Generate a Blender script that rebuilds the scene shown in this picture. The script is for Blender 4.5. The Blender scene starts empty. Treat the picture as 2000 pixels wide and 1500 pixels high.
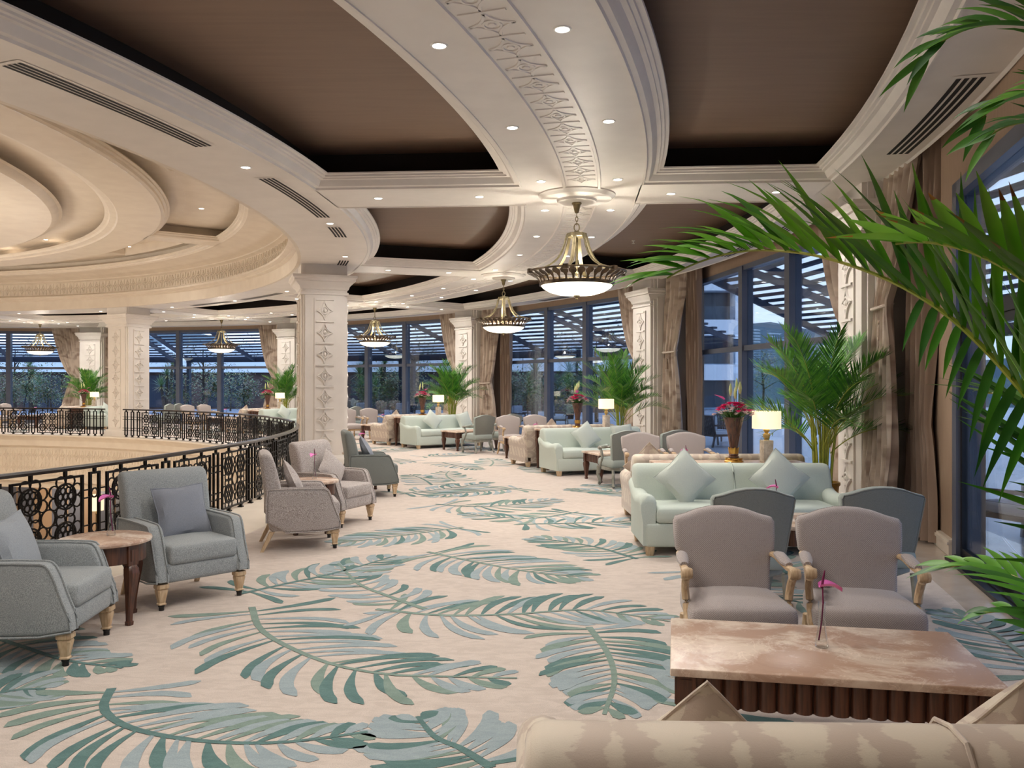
import bpy, math, random
from math import sin, cos, pi, radians as R, degrees, atan2, asin, sqrt, hypot
from mathutils import Vector, Matrix

random.seed(7)
SC = bpy.context.scene
COL = SC.collection

# ------------------------------------------------------------------ camera
cam_d = bpy.data.cameras.new('camera')
cam = bpy.data.objects.new('camera', cam_d)
COL.objects.link(cam)
cam.location = (0, 0, 1.7)
cam.rotation_euler = (pi / 2, 0, 0)
cam_d.sensor_width = 36.0
cam_d.lens = 1655 / 2000 * 36.0
cam_d.clip_start = 0.05
cam_d.clip_end = 400
SC.camera = cam

# ------------------------------------------------------------------ view, world
SC.view_settings.view_transform = 'Standard'
SC.view_settings.look = 'None'
SC.view_settings.gamma = 1.0
SC.view_settings.use_curve_mapping = False
SC.view_settings.exposure = 0.10
cy = SC.cycles
cy.max_bounces = 7
cy.diffuse_bounces = 4
cy.glossy_bounces = 4
cy.transmission_bounces = 6
cy.transparent_max_bounces = 12
cy.sample_clamp_indirect = 6.0
cy.caustics_reflective = False
cy.caustics_refractive = False

W = bpy.data.worlds.new('dusk_sky')
SC.world = W
W.use_nodes = True
nt = W.node_tree
bg = nt.nodes['Background']
tc = nt.nodes.new('ShaderNodeTexCoord')
sep = nt.nodes.new('ShaderNodeSeparateXYZ')
ramp = nt.nodes.new('ShaderNodeValToRGB')
ramp.color_ramp.elements[0].position = 0.0
ramp.color_ramp.elements[0].color = (0.80, 0.87, 1.0, 1)
ramp.color_ramp.elements[1].position = 0.6
ramp.color_ramp.elements[1].color = (0.52, 0.65, 0.92, 1)
nt.links.new(tc.outputs['Generated'], sep.inputs[0])
nt.links.new(sep.outputs['Z'], ramp.inputs[0])
nt.links.new(ramp.outputs[0], bg.inputs['Color'])
bg.inputs['Strength'].default_value = 2.5

# ------------------------------------------------------------------ polar plan of the round lounge
OX, OY = -19.96, 12.44          # middle of the rotunda
A0, DA = -3.98, 22.5            # direction of the first pilaster and the bay
CZ = 4.15                       # soffit height


def P(r, a, z=0.0):
    return Vector((OX + r * cos(R(a)), OY + r * sin(R(a)), z))


def polar(x, y):
    return hypot(x - OX, y - OY), degrees(atan2(y - OY, x - OX))


def px(x, y, z):
    """floor plan point seen at image pixel (x, y) if it stands at height z"""
    Y = 1655 * (z - 1.7) / (750 - y)
    return ((x - 1000) / 1655 * Y, Y)


def pd(x, y, d):
    """point seen at pixel (x, y) at depth d"""
    return Vector(((x - 1000) / 1655 * d, d, 1.7 + (750 - y) / 1655 * d))


# ------------------------------------------------------------------ helpers: mesh building
class MB:
    def __init__(s):
        s.v, s.f, s.m, s.sm = [], [], [], []

    def add(s, vs, fs, mi=0, M=None, smooth=True):
        b = len(s.v)
        if M is not None:
            vs = [M @ Vector(v) for v in vs]
        s.v.extend([tuple(v) for v in vs])
        for f in fs:
            s.f.append([b + i for i in f])
            s.m.append(mi)
            s.sm.append(smooth)
        return s

    def join(s, o, M=None):
        b = len(s.v)
        s.v.extend([tuple(M @ Vector(v)) if M is not None else v for v in o.v])
        s.f.extend([[b + i for i in f] for f in o.f])
        s.m.extend(o.m)
        s.sm.extend(o.sm)
        return s

    def box(s, x0, x1, y0, y1, z0, z1, mi=0, M=None):
        vs = [(x, y, z) for x in (x0, x1) for y in (y0, y1) for z in (z0, z1)]
        return s.add(vs, [(0, 1, 3, 2), (4, 6, 7, 5), (0, 4, 5, 1), (2, 3, 7, 6), (0, 2, 6, 4), (1, 5, 7, 3)], mi, M, False)

    def loft(s, rings, closed=True, cap=True, mi=0, M=None, smooth=True):
        n = len(rings[0])
        vs = [p for r in rings for p in r]
        fs = []
        for i in range(len(rings) - 1):
            for j in range(n if closed else n - 1):
                k = (j + 1) % n
                fs.append((i * n + j, i * n + k, (i + 1) * n + k, (i + 1) * n + j))
        if cap:
            fs.append(tuple(range(n - 1, -1, -1)))
            fs.append(tuple((len(rings) - 1) * n + j for j in range(n)))
        return s.add(vs, fs, mi, M, smooth)

    def lathe(s, prof, n=24, mi=0, M=None, cx=0, cy=0, cap=True, a0=0, a1=360):
        full = abs(a1 - a0) >= 360
        m = n if full else n + 1
        rings = [[(cx + r * cos(R(a0 + (a1 - a0) * j / n)), cy + r * sin(R(a0 + (a1 - a0) * j / n)), z) for j in range(m)] for r, z in prof]
        return s.loft(rings, full, cap and full, mi, M)

    def tube(s, pts, rad, n=8, mi=0, M=None, cap=True, sq=1.0, up=None):
        pts = [Vector(p) for p in pts]
        rads = rad if isinstance(rad, (list, tuple)) else [rad] * len(pts)
        rings = []
        ref = Vector(up) if up else Vector((0, 0, 1))
        for i, p in enumerate(pts):
            d = (pts[min(i + 1, len(pts) - 1)] - pts[max(i - 1, 0)]).normalized()
            if abs(d.dot(ref)) > 0.95 and not up:
                rr = Vector((0, 1, 0))
            else:
                rr = ref
            u = d.cross(rr).normalized()
            w = u.cross(d).normalized()
            rings.append([p + u * (rads[i] * cos(2 * pi * (j + .5) / n)) + w * (rads[i] * sq * sin(2 * pi * (j + .5) / n)) for j in range(n)])
        return s.loft(rings, True, cap, mi, M, smooth=n > 4)

    def rbox(s, cx, cy, cz, sx, sy, sz, r, fn=None, mid=2, mi=0, M=None):
        def ax(h):
            q = min(r, h * .999)
            L = [-h, -h + .3 * q, -h + q]
            for k in range(1, mid + 1):
                L.append((-h + q) + (2 * h - 2 * q) * k / (mid + 1))
            return L + [h - q, h - .3 * q, h]
        h = (sx / 2, sy / 2, sz / 2)
        A = [ax(k) for k in h]
        n = len(A[0])
        idx, vs, fs = {}, [], []

        def vert(i, j, k):
            if (i, j, k) in idx:
                return idx[(i, j, k)]
            q = [A[0][i], A[1][j], A[2][k]]
            c = [max(-h[t] + min(r, h[t] * .999), min(h[t] - min(r, h[t] * .999), q[t])) for t in range(3)]
            d = Vector([q[t] - c[t] for t in range(3)])
            if d.length > 1e-9:
                d = d.normalized() * min(r, min(h))
            p = [c[t] + d[t] for t in range(3)]
            if fn:
                p = fn(p[0], p[1], p[2])
            idx[(i, j, k)] = len(vs)
            vs.append((p[0] + cx, p[1] + cy, p[2] + cz))
            return idx[(i, j, k)]
        e = n - 1
        for a in range(e):
            for b in range(e):
                fs.append((vert(a, b, 0), vert(a, b + 1, 0), vert(a + 1, b + 1, 0), vert(a + 1, b, 0)))
                fs.append((vert(a, b, e), vert(a + 1, b, e), vert(a + 1, b + 1, e), vert(a, b + 1, e)))
                fs.append((vert(a, 0, b), vert(a + 1, 0, b), vert(a + 1, 0, b + 1), vert(a, 0, b + 1)))
                fs.append((vert(a, e, b), vert(a, e, b + 1), vert(a + 1, e, b + 1), vert(a + 1, e, b)))
                fs.append((vert(0, a, b), vert(0, a, b + 1), vert(0, a + 1, b + 1), vert(0, a + 1, b)))
                fs.append((vert(e, a, b), vert(e, a + 1, b), vert(e, a + 1, b + 1), vert(e, a, b + 1)))
        return s.add(vs, fs, mi, M, True)

    def extrude_poly(s, poly, fn, t0, t1, mi=0, M=None):
        """poly of 2D points; fn(u, v, t) -> 3D"""
        n = len(poly)
        vs = [fn(u, v, t0) for u, v in poly] + [fn(u, v, t1) for u, v in poly]
        fs = [tuple(range(n - 1, -1, -1)), tuple(range(n, 2 * n))]
        fs += [(i, (i + 1) % n, n + (i + 1) % n, n + i) for i in range(n)]
        return s.add(vs, fs, mi, M, False)

    def build(s, name, mat=None, parent=None, loc=None, angle=35):
        me = bpy.data.meshes.new(name)
        me.from_pydata(s.v, [], s.f)
        me.polygons.foreach_set('use_smooth', s.sm)
        mats = mat if isinstance(mat, (list, tuple)) else [mat]
        for k in mats:
            if k:
                me.materials.append(k)
        if len(mats) > 1:
            me.polygons.foreach_set('material_index', s.m)
        me.set_sharp_from_angle(angle=R(angle))
        me.update()
        o = bpy.data.objects.new(name, me)
        COL.objects.link(o)
        if parent:
            o.parent = parent
        if loc:
            o.location = loc
        return o


def tag(o, label, cat, group=None, kind=None):
    o['label'] = label
    o['category'] = cat
    if group:
        o['group'] = group
    if kind:
        o['kind'] = kind
    return o


def thing(name, label, cat, loc=(0, 0, 0), rz=0.0, group=None, kind=None):
    o = bpy.data.objects.new(name, None)
    COL.objects.link(o)
    o.empty_display_size = .1
    o.location = loc
    o.rotation_euler = (0, 0, rz)
    return tag(o, label, cat, group, kind)


KIDS = {}


def dup(root, loc, rz, label, group=None):
    r = root.copy()
    COL.objects.link(r)
    r.location = loc
    r.rotation_euler = (0, 0, rz)
    r['label'] = label
    if group:
        r['group'] = group
    if root.name not in KIDS:
        KIDS[root.name] = [(c, list(c.children)) for c in root.children]
    for c, gs in KIDS[root.name]:
        d = c.copy()
        COL.objects.link(d)
        d.parent = r
        for g in gs:
            e = g.copy()
            COL.objects.link(e)
            e.parent = d
    return r


def struct(o, label, cat):
    return tag(o, label, cat, None, 'structure')


class Kind:
    """first use builds the thing, later uses copy it"""
    def __init__(s, make):
        s.make, s.root = make, None

    def __call__(s, loc, rz, label, group=None):
        if s.root is None:
            s.root = s.make()
            o = s.root
            o.location = loc
            o.rotation_euler = (0, 0, rz)
            o['label'] = label
            if group:
                o['group'] = group
            return o
        return dup(s.root, loc, rz, label, group)


# ------------------------------------------------------------------ materials
def nodes(name):
    m = bpy.data.materials.new(name)
    m.use_nodes = True
    return m, m.node_tree, m.node_tree.nodes['Principled BSDF']


def lin(c):
    return tuple(((k / 255 + .055) / 1.055) ** 2.4 if k > 10 else k / 255 / 12.92 for k in c) + (1,)


def mixc(t, fac, a, b):
    n = t.nodes.new('ShaderNodeMix')
    n.data_type = 'RGBA'
    for sck, val in ((n.inputs['Factor'], fac), (n.inputs[6], a), (n.inputs[7], b)):
        if hasattr(val, 'is_linked'):
            t.links.new(val, sck)
        else:
            sck.default_value = val
    return n.outputs[2]


def math_n(t, op, a, b=None, clamp=False):
    n = t.nodes.new('ShaderNodeMath')
    n.operation = op
    n.use_clamp = clamp
    for i, val in enumerate((a, b)):
        if val is None:
            continue
        if hasattr(val, 'is_linked'):
            t.links.new(val, n.inputs[i])
        else:
            n.inputs[i].default_value = val
    return n.outputs[0]


def coords(t, scale=(1, 1, 1), rot=(0, 0, 0), kind='Object'):
    c = t.nodes.new('ShaderNodeTexCoord')
    m = t.nodes.new('ShaderNodeMapping')
    m.inputs['Scale'].default_value = scale
    m.inputs['Rotation'].default_value = rot
    t.links.new(c.outputs[kind], m.inputs[0])
    return m.outputs[0]


def noise(t, vec, scale, detail=4, rough=.5, dist=0):
    n = t.nodes.new('ShaderNodeTexNoise')
    n.inputs['Scale'].default_value = scale
    n.inputs['Detail'].default_value = detail
    n.inputs['Roughness'].default_value = rough
    n.inputs['Distortion'].default_value = dist
    t.links.new(vec, n.inputs['Vector'])
    return n.outputs[0]


def rampf(t, fac, p0, p1):
    n = t.nodes.new('ShaderNodeMapRange')
    n.inputs['From Min'].default_value = p0
    n.inputs['From Max'].default_value = p1
    t.links.new(fac, n.inputs['Value'])
    return n.outputs[0]


def bump(t, b, h, strength, dist=.01):
    n = t.nodes.new('ShaderNodeBump')
    n.inputs['Strength'].default_value = strength
    n.inputs['Distance'].default_value = dist
    t.links.new(h, n.inputs['Height'])
    t.links.new(n.outputs[0], b.inputs['Normal'])


def simple(name, rgb, rough=.5, metal=0.0, rgb2=None, nscale=8, bumps=0, bscale=60, coat=0, stretch=(1, 1, 1), lo=.35, hi=.65, spec=.5):
    m, t, b = nodes(name)
    b.inputs['Roughness'].default_value = rough
    b.inputs['Metallic'].default_value = metal
    b.inputs['Specular IOR Level'].default_value = spec
    if coat:
        b.inputs['Coat Weight'].default_value = coat
        b.inputs['Coat Roughness'].default_value = .12
    if rgb2 or bumps:
        v = coords(t, stretch)
    if rgb2:
        f = rampf(t, noise(t, v, nscale), lo, hi)
        t.links.new(mixc(t, f, lin(rgb), lin(rgb2)), b.inputs['Base Color'])
    else:
        b.inputs['Base Color'].default_value = lin(rgb)
    if bumps:
        bump(t, b, noise(t, v, bscale, 3), bumps)
    return m


def fabric(name, rgb, rgb2, kind='tweed', s=1.0):
    m, t, b = nodes(name)
    b.inputs['Roughness'].default_value = .92
    b.inputs['Specular IOR Level'].default_value = .15
    b.inputs['Sheen Weight'].default_value = .15
    if kind == 'tweed':
        f1 = noise(t, coords(t, (420 * s, 420 * s, 170 * s)), 1, 2)
        f = rampf(t, f1, .38, .62)
    elif kind == 'weave':
        f1 = noise(t, coords(t, (420, 420, 300)), 1, 1)
        f = rampf(t, f1, .3, .7)
    else:                                  # small lozenges
        sx = t.nodes.new('ShaderNodeSeparateXYZ')
        t.links.new(coords(t), sx.inputs[0])
        k = 2 * pi / .0125
        zz = math_n(t, 'ADD', sx.outputs['Z'], sx.outputs['Y'])
        f1 = math_n(t, 'MULTIPLY', math_n(t, 'SINE', math_n(t, 'MULTIPLY', sx.outputs['X'], k)), math_n(t, 'SINE', math_n(t, 'MULTIPLY', zz, k * .9)))
        f1 = rampf(t, f1, -.1, .55)
        f = math_n(t, 'MULTIPLY', f1, rampf(t, noise(t, coords(t, (160, 160, 160)), 1, 1), .2, .5))
    big = rampf(t, noise(t, coords(t), 2.2, 3), .3, .75)
    c = mixc(t, f, lin(rgb), lin(rgb2))
    c = mixc(t, math_n(t, 'MULTIPLY', big, .12), c, lin(tuple(int(k * .8) for k in rgb)))
    t.links.new(c, b.inputs['Base Color'])
    bump(t, b, f1, .35, .004)
    return m


M = {}
M['plaster'] = simple('white_plaster', (232, 225, 218), .45, 0, (226, 219, 212), 3, spec=.4)
M['cream'] = simple('cream_plaster', (226, 214, 198), .42, 0, (219, 206, 190), 3, spec=.45)
M['brown_panel'] = simple('brown_ceiling_panel', (132, 108, 92), .55, 0, (125, 102, 87), 1.2, .06, 500, stretch=(1, 12, 1))
M['cove'] = simple('unlit_brown_cove', (34, 25, 20), .8)  # brown recess sides, their unlit darkness put into the colour
M['brown_wall'] = simple('taupe_wall_fabric', (163, 137, 115), .8, 0, (154, 129, 108), 30, .1, 300, stretch=(3, 3, .2))
M['frame'] = simple('slate_metal_frame', (98, 102, 116), .4, .1, (90, 94, 108), 2)
M['frame_dark'] = simple('black_metal_frame', (28, 29, 35), .35, .5)
M['iron'] = simple('black_iron', (30, 26, 24), .38, .6)
M['rail_wood'] = simple('dark_handrail', (38, 30, 27), .3, .2, coat=.4)
M['walnut'] = simple('walnut', (96, 58, 40), .38, 0, (62, 36, 26), 5, .08, 40, .25, (14, 14, 1))
M['walnut_dark'] = simple('dark_walnut', (108, 68, 49), .38, 0, (74, 46, 33), 5, .08, 40, .2, (14, 14, 1))
M['oak'] = simple('limed_oak', (206, 180, 146), .5, 0, (180, 150, 116), 6, .1, 60, 0, (12, 12, 1))
M['greywood'] = simple('grey_painted_wood', (150, 148, 138), .5, 0, (128, 126, 116), 8)
M['black'] = simple('black_caster', (22, 20, 20), .4)
M['brass'] = simple('antique_brass', (140, 126, 94), .45, .7, (108, 94, 66), 12)
M['brass_dull'] = simple('dull_brass', (112, 101, 76), .5, .7, (88, 78, 56), 12)
M['bronze'] = simple('dark_bronze', (96, 80, 62), .38, .85, (66, 54, 42), 14)
M['gold'] = simple('gilt', (206, 164, 84), .32, .85, (158, 110, 48), 9)
M['stone'] = simple('travertine_block', (216, 206, 190), .75, 0, (188, 176, 158), 26, .5, 40)
M['lamp_brass'] = simple('lamp_brass', (206, 180, 118), .3, .7)
M['pot'] = simple('gold_pot', (178, 140, 70), .35, .75)
M['soil'] = simple('soil', (52, 40, 30), .9, 0, None, 1, .8, 40)
M['white_metal'] = simple('white_enamel', (236, 232, 226), .35)
M['vent_dark'] = simple('vent_slot_shade', (24, 20, 18), .8)  # near-black colour stands for the shade inside the slots
M['floor_stone'] = simple('polished_marble', (206, 192, 178), .16, 0, (190, 174, 160), 3, coat=.2)
M['terrace'] = simple('terrace_tile', (188, 194, 206), .3, 0, (176, 182, 196), 2)


def marble():
    m, t, b = nodes('brown_marble')
    v = coords(t)
    n1 = noise(t, v, 2.4, 9, .66, .5)
    n2 = noise(t, v, 5, 6, .6, 1.8)
    c = mixc(t, rampf(t, n1, .44, .57), lin((180, 148, 128)), lin((222, 202, 184)))
    dark = rampf(t, noise(t, coords(t, (1, 1.8, 1), (0, 0, .5)), 3.2, 7, .7, .4), .55, .75)
    c = mixc(t, math_n(t, 'MULTIPLY', dark, .6), c, lin((158, 124, 105)))
    vein = math_n(t, 'ABSOLUTE', math_n(t, 'SUBTRACT', n2, .5))
    vm = math_n(t, 'MULTIPLY', rampf(t, vein, .02, 0.0), math_n(t, 'MULTIPLY', rampf(t, n1, .38, .55), .8))
    c = mixc(t, vm, c, lin((236, 216, 198)))
    t.links.new(c, b.inputs['Base Color'])
    b.inputs['Roughness'].default_value = .27
    return m


M['marble'] = marble()
M['blue_tweed'] = fabric('blue_grey_tweed', (126, 131, 133), (174, 178, 179))
M['taupe_tweed'] = fabric('taupe_tweed', (126, 113, 108), (206, 198, 194), s=.8)
M['green_grey'] = fabric('green_grey_cloth', (106, 110, 108), (124, 128, 125), 'weave')
M['blue_cushion'] = fabric('slate_cushion_cloth', (122, 126, 136), (146, 150, 160), 'weave')
M['light_cushion'] = fabric('pale_blue_cushion_cloth', (138, 142, 148), (170, 176, 182), 'weave')
M['mauve'] = fabric('mauve_lozenge_cloth', (161, 150, 147), (198, 189, 185), 'lozenge')
M['teal_back'] = fabric('teal_grey_cloth', (122, 123, 117), (143, 144, 139), 'weave')
M['mint'] = fabric('mint_cloth', (184, 194, 184), (203, 211, 202), 'weave')
M['mint_seat'] = fabric('teal_seat_cloth', (148, 156, 150), (166, 174, 168), 'weave')
M['mint_pillow'] = fabric('pale_mint_velvet', (182, 190, 181), (204, 209, 201), 'weave')
M['lining'] = fabric('plain_taupe_curtain', (150, 128, 112), (162, 140, 124), 'weave')


def damask():
    m, t, b = nodes('ikat_damask')
    c = t.nodes.new('ShaderNodeTexCoord')
    s = t.nodes.new('ShaderNodeSeparateXYZ')
    t.links.new(c.outputs['Object'], s.inputs[0])
    n = t.nodes.new('ShaderNodeSeparateXYZ')
    t.links.new(c.outputs['Normal'], n.inputs[0])
    side = rampf(t, math_n(t, 'ABSOLUTE', n.outputs['X']), .69, .71)
    mixf = t.nodes.new('ShaderNodeMix')
    t.links.new(side, mixf.inputs[0])
    t.links.new(s.outputs['X'], mixf.inputs[2])
    t.links.new(s.outputs['Y'], mixf.inputs[3])
    nz = noise(t, coords(t, (20, 34, 60)), 1, 4, .65)
    nzc = math_n(t, 'SUBTRACT', nz, .5)
    zy = math_n(t, 'ADD', s.outputs['Z'], math_n(t, 'MULTIPLY', s.outputs['Y'], .9))
    u = math_n(t, 'ADD', math_n(t, 'MULTIPLY', mixf.outputs[0], pi / .30), .7)
    v = math_n(t, 'ADD', math_n(t, 'MULTIPLY', zy, pi / .26), .3)
    d = math_n(t, 'ADD', math_n(t, 'ABSOLUTE', math_n(t, 'SINE', u)), math_n(t, 'ABSOLUTE', math_n(t, 'SINE', v)))
    d = math_n(t, 'ADD', math_n(t, 'MULTIPLY', d, .5), math_n(t, 'MULTIPLY', nzc, .34))
    r = t.nodes.new('ShaderNodeValToRGB')
    el = r.color_ramp.elements
    el[0].position, el[0].color = 0, lin((202, 188, 170))
    el[1].position, el[1].color = 1, lin((204, 190, 172))
    for p_, c_ in ((.17, (203, 190, 172)), (.20, (176, 158, 144)), (.27, (179, 161, 147)), (.30, (204, 191, 173)), (.46, (199, 185, 167)), (.50, (176, 158, 144)), (.80, (179, 161, 147)), (.84, (201, 188, 170))):
        e = el.new(p_)
        e.color = lin(c_)
    t.links.new(d, r.inputs[0])
    wash = rampf(t, noise(t, coords(t), 4, 3), .35, .7)
    col = mixc(t, math_n(t, 'MULTIPLY', wash, .35), r.outputs[0], lin((186, 168, 152)))
    t.links.new(col, b.inputs['Base Color'])
    b.inputs['Roughness'].default_value = .6
    b.inputs['Sheen Weight'].default_value = .3
    bump(t, b, noise(t, coords(t, (300, 300, 300)), 1, 1), .2, .003)
    return m


M['damask'] = damask()


def curtain_mat():
    m, t, b = nodes('swirled_curtain')
    v = coords(t, (1, 1, 1), (0, 0, 0), 'UV')
    vo = t.nodes.new('ShaderNodeTexVoronoi')
    vo.inputs['Scale'].default_value = 1.25
    vo.inputs['Randomness'].default_value = .8
    t.links.new(v, vo.inputs['Vector'])
    d = math_n(t, 'ADD', vo.outputs['Distance'], math_n(t, 'MULTIPLY', noise(t, v, 5, 3), .18))
    f = rampf(t, math_n(t, 'SINE', math_n(t, 'MULTIPLY', d, 26)), -.5, .9)
    f = math_n(t, 'MULTIPLY', f, rampf(t, noise(t, v, 2.5, 3), .35, .6))
    c = mixc(t, f, lin((204, 187, 171)), lin((158, 136, 120)))
    t.links.new(c, b.inputs['Base Color'])
    b.inputs['Roughness'].default_value = .6
    b.inputs['Sheen Weight'].default_value = .35
    bump(t, b, noise(t, v, 22, 4), .25, .02)
    return m


M['curtain'] = curtain_mat()


def carpet_mat(name, c1, c2, amount=.5):
    m, t, b = nodes(name)
    n1 = noise(t, coords(t, (1, 1, 1)), 170, 2)
    n2 = noise(t, coords(t, (2.2, 5, 1), (0, 0, .5)), 3, 4, .6, 1)
    c = mixc(t, rampf(t, n2, .4, .62), lin(c1), lin(c2))
    c = mixc(t, math_n(t, 'MULTIPLY', rampf(t, n1, .35, .65), .28), c, lin(tuple(int(k * .72) for k in c1)))
    t.links.new(c, b.inputs['Base Color'])
    b.inputs['Roughness'].default_value = .95
    b.inputs['Specular IOR Level'].default_value = .1
    b.inputs['Sheen Weight'].default_value = .1
    bump(t, b, n1, .55, .006)
    return m


M['carpet'] = carpet_mat('blush_carpet', (208, 194, 184), (195, 181, 171))
M['leaf_a'] = carpet_mat('carpet_teal', (98, 128, 125), (86, 116, 114))
M['leaf_b'] = carpet_mat('carpet_blue_grey', (156, 169, 173), (146, 160, 165))
M['leaf_c'] = carpet_mat('carpet_sage', (132, 151, 141), (121, 141, 131))


def glass_mat(name, tint=(.80, .88, .96), ior=1.5, boost=1.5):
    m = bpy.data.materials.new(name)
    m.use_nodes = True
    t = m.node_tree
    t.nodes.clear()
    o = t.nodes.new('ShaderNodeOutputMaterial')
    tr = t.nodes.new('ShaderNodeBsdfTransparent')
    tr.inputs[0].default_value = tint + (1,)
    gl = t.nodes.new('ShaderNodeBsdfGlossy')
    gl.inputs['Roughness'].default_value = 0.0
    fr = t.nodes.new('ShaderNodeFresnel')
    fr.inputs['IOR'].default_value = ior
    mx = t.nodes.new('ShaderNodeMixShader')
    t.links.new(math_n(t, 'MULTIPLY', fr.outputs[0], boost, True), mx.inputs[0])
    t.links.new(tr.outputs[0], mx.inputs[1])
    t.links.new(gl.outputs[0], mx.inputs[2])
    t.links.new(mx.outputs[0], o.inputs[0])
    return m


M['glass'] = glass_mat('double_glazing', boost=.6)
M['vase_glass'] = glass_mat('clear_glass', (.97, .98, .98), 1.45, .45)


def emit(name, rgb, strength):
    m, t, b = nodes(name)
    b.inputs['Base Color'].default_value = rgb + (1,)
    b.inputs['Emission Color'].default_value = rgb + (1,)
    b.inputs['Emission Strength'].default_value = strength
    return m


M['bulb'] = emit('downlight_lens', (1, .93, .82), 14)
M['bowl'] = emit('frosted_glass_bowl', (1, .90, .70), 2.4)
M['shade'] = emit('lit_linen_shade', (1, .83, .56), .92)


def leafmat(name, c1, c2, trans=.25):
    m, t, b = nodes(name)
    f = rampf(t, noise(t, coords(t), 9, 3), .35, .65)
    t.links.new(mixc(t, f, lin(c1), lin(c2)), b.inputs['Base Color'])
    b.inputs['Roughness'].default_value = .42
    b.inputs['Transmission Weight'].default_value = 0
    b.inputs['Subsurface Weight'].default_value = 0
    return m


M['palm'] = leafmat('palm_leaf', (66, 132, 40), (108, 166, 56))
M['palm_dark'] = leafmat('palm_leaf_dark', (40, 92, 38), (76, 132, 52))
M['palm_bright'] = leafmat('palm_leaf_bright', (96, 166, 30), (138, 192, 58))  # brighter yellow-green leaf tone
M['stem'] = leafmat('palm_stem', (134, 150, 50), (170, 168, 70))
M['leaf_tip'] = leafmat('scorched_leaf', (206, 150, 30), (130, 76, 26))
M['pink'] = simple('pink_petal', (240, 52, 138), .5, 0, (222, 30, 112), 40)
M['anth'] = simple('anthurium_pink', (226, 116, 190), .4)
M['anth_dark'] = simple('anthurium_spadix', (110, 22, 70), .5)
M['white_petal'] = simple('white_petal', (240, 228, 222), .5, 0, (232, 190, 200), 30)
M['lily'] = simple('lily_bud', (168, 190, 110), .45, 0, (204, 206, 150), 10)
M['flower_leaf'] = simple('flower_leaf', (64, 106, 44), .5)
M['tree_leaf'] = leafmat('garden_leaf', (92, 122, 78), (124, 148, 96))
M['tree_leaf2'] = leafmat('garden_leaf_olive', (176, 150, 92), (136, 130, 82))
M['bark'] = simple('bark', (70, 56, 46), .9, 0, (50, 40, 34), 10, .6, 30)

# ================================================================== STRUCTURE
K0, K1 = -2, 6                   # bays that can be seen in detail


def strip(mb, pts, wd, dp, mp, mi=0, closed=False):
    """raised ribbon along 2D points, mapped by mp(u, v, d)"""
    n = len(pts)
    L = []
    for i in range(n):
        a = pts[(i - 1) % n] if (closed or i > 0) else pts[i]
        b = pts[(i + 1) % n] if (closed or i < n - 1) else pts[i]
        dx, dy = b[0] - a[0], b[1] - a[1]
        l = hypot(dx, dy) or 1
        nx, ny = -dy / l * wd / 2, dx / l * wd / 2
        x, y = pts[i]
        L.append([mp(x + nx, y + ny, 0), mp(x + nx * .8, y + ny * .8, dp), mp(x - nx * .8, y - ny * .8, dp), mp(x - nx, y - ny, 0)])
    if closed:
        L.append(L[0])
    mb.loft(L, False, not closed, mi, smooth=False)


def relief(mb, u0, v0, w, h, mp, dp=.02, fine=True, bars=True):
    """four-pointed star with a ring and a boss, between two bars"""
    cu, cv = u0 + w / 2, v0 + h / 2
    lw = .072 * w
    if bars:
        strip(mb, [(u0 + .04 * w, v0), (u0 + .96 * w, v0)], lw * 1.2, dp, mp)
    tips = [(cu + .44 * w, cv), (cu, cv + .44 * h), (cu - .44 * w, cv), (cu, cv - .44 * h)]
    n = 5 if fine else 2
    for k in range(4):
        a, b = tips[k], tips[(k + 1) % 4]
        q = (cu + (a[0] + b[0] - 2 * cu) * .2, cv + (a[1] + b[1] - 2 * cv) * .2)
        pts = []
        for i in range(n + 1):
            s_ = i / n
            pts.append(tuple((1 - s_) ** 2 * a[j] + 2 * s_ * (1 - s_) * q[j] + s_ * s_ * b[j] for j in (0, 1)))
        strip(mb, pts, lw, dp, mp)
    m_ = 12 if fine else 6
    strip(mb, [(cu + .17 * w * cos(2 * pi * i / m_), cv + .17 * h * sin(2 * pi * i / m_)) for i in range(m_)], lw * .8, dp, mp, closed=True)
    ring = lambda r, d: [mp(cu + r * w * cos(2 * pi * i / 8), cv + r * h * sin(2 * pi * i / 8), d) for i in range(8)]
    mb.loft([ring(.085, 0), ring(.075, dp), ring(.035, dp * 1.4)], True, True)


def sweep(mb, loop, prof, mi=0, closed=True):
    """profile (inward offset, z) along a loop of 2D points, mitred"""
    n = len(loop)
    rings = []
    for i in range(n):
        p = Vector(loop[i])
        a = Vector(loop[(i - 1) % n])
        b = Vector(loop[(i + 1) % n])
        if not closed and i == 0:
            a = p - (b - p)
        if not closed and i == n - 1:
            b = p + (p - a)
        d1, d2 = (p - a).normalized(), (b - p).normalized()
        n1, n2 = Vector((-d1.y, d1.x)), Vector((-d2.y, d2.x))
        m = (n1 + n2) / max(.2, 1 + n1.dot(n2))
        rings.append([(p.x + m.x * o, p.y + m.y * o, z) for o, z in prof])
    if closed:
        rings.append(rings[0])
    mb.loft(rings, False, False, mi)


def offset_loop(loop, o):
    n = len(loop)
    out = []
    for i in range(n):
        p, a, b = Vector(loop[i]), Vector(loop[(i - 1) % n]), Vector(loop[(i + 1) % n])
        d1, d2 = (p - a).normalized(), (b - p).normalized()
        n1, n2 = Vector((-d1.y, d1.x)), Vector((-d2.y, d2.x))
        m = (n1 + n2) / max(.2, 1 + n1.dot(n2))
        out.append((p.x + m.x * o, p.y + m.y * o))
    return out


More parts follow.
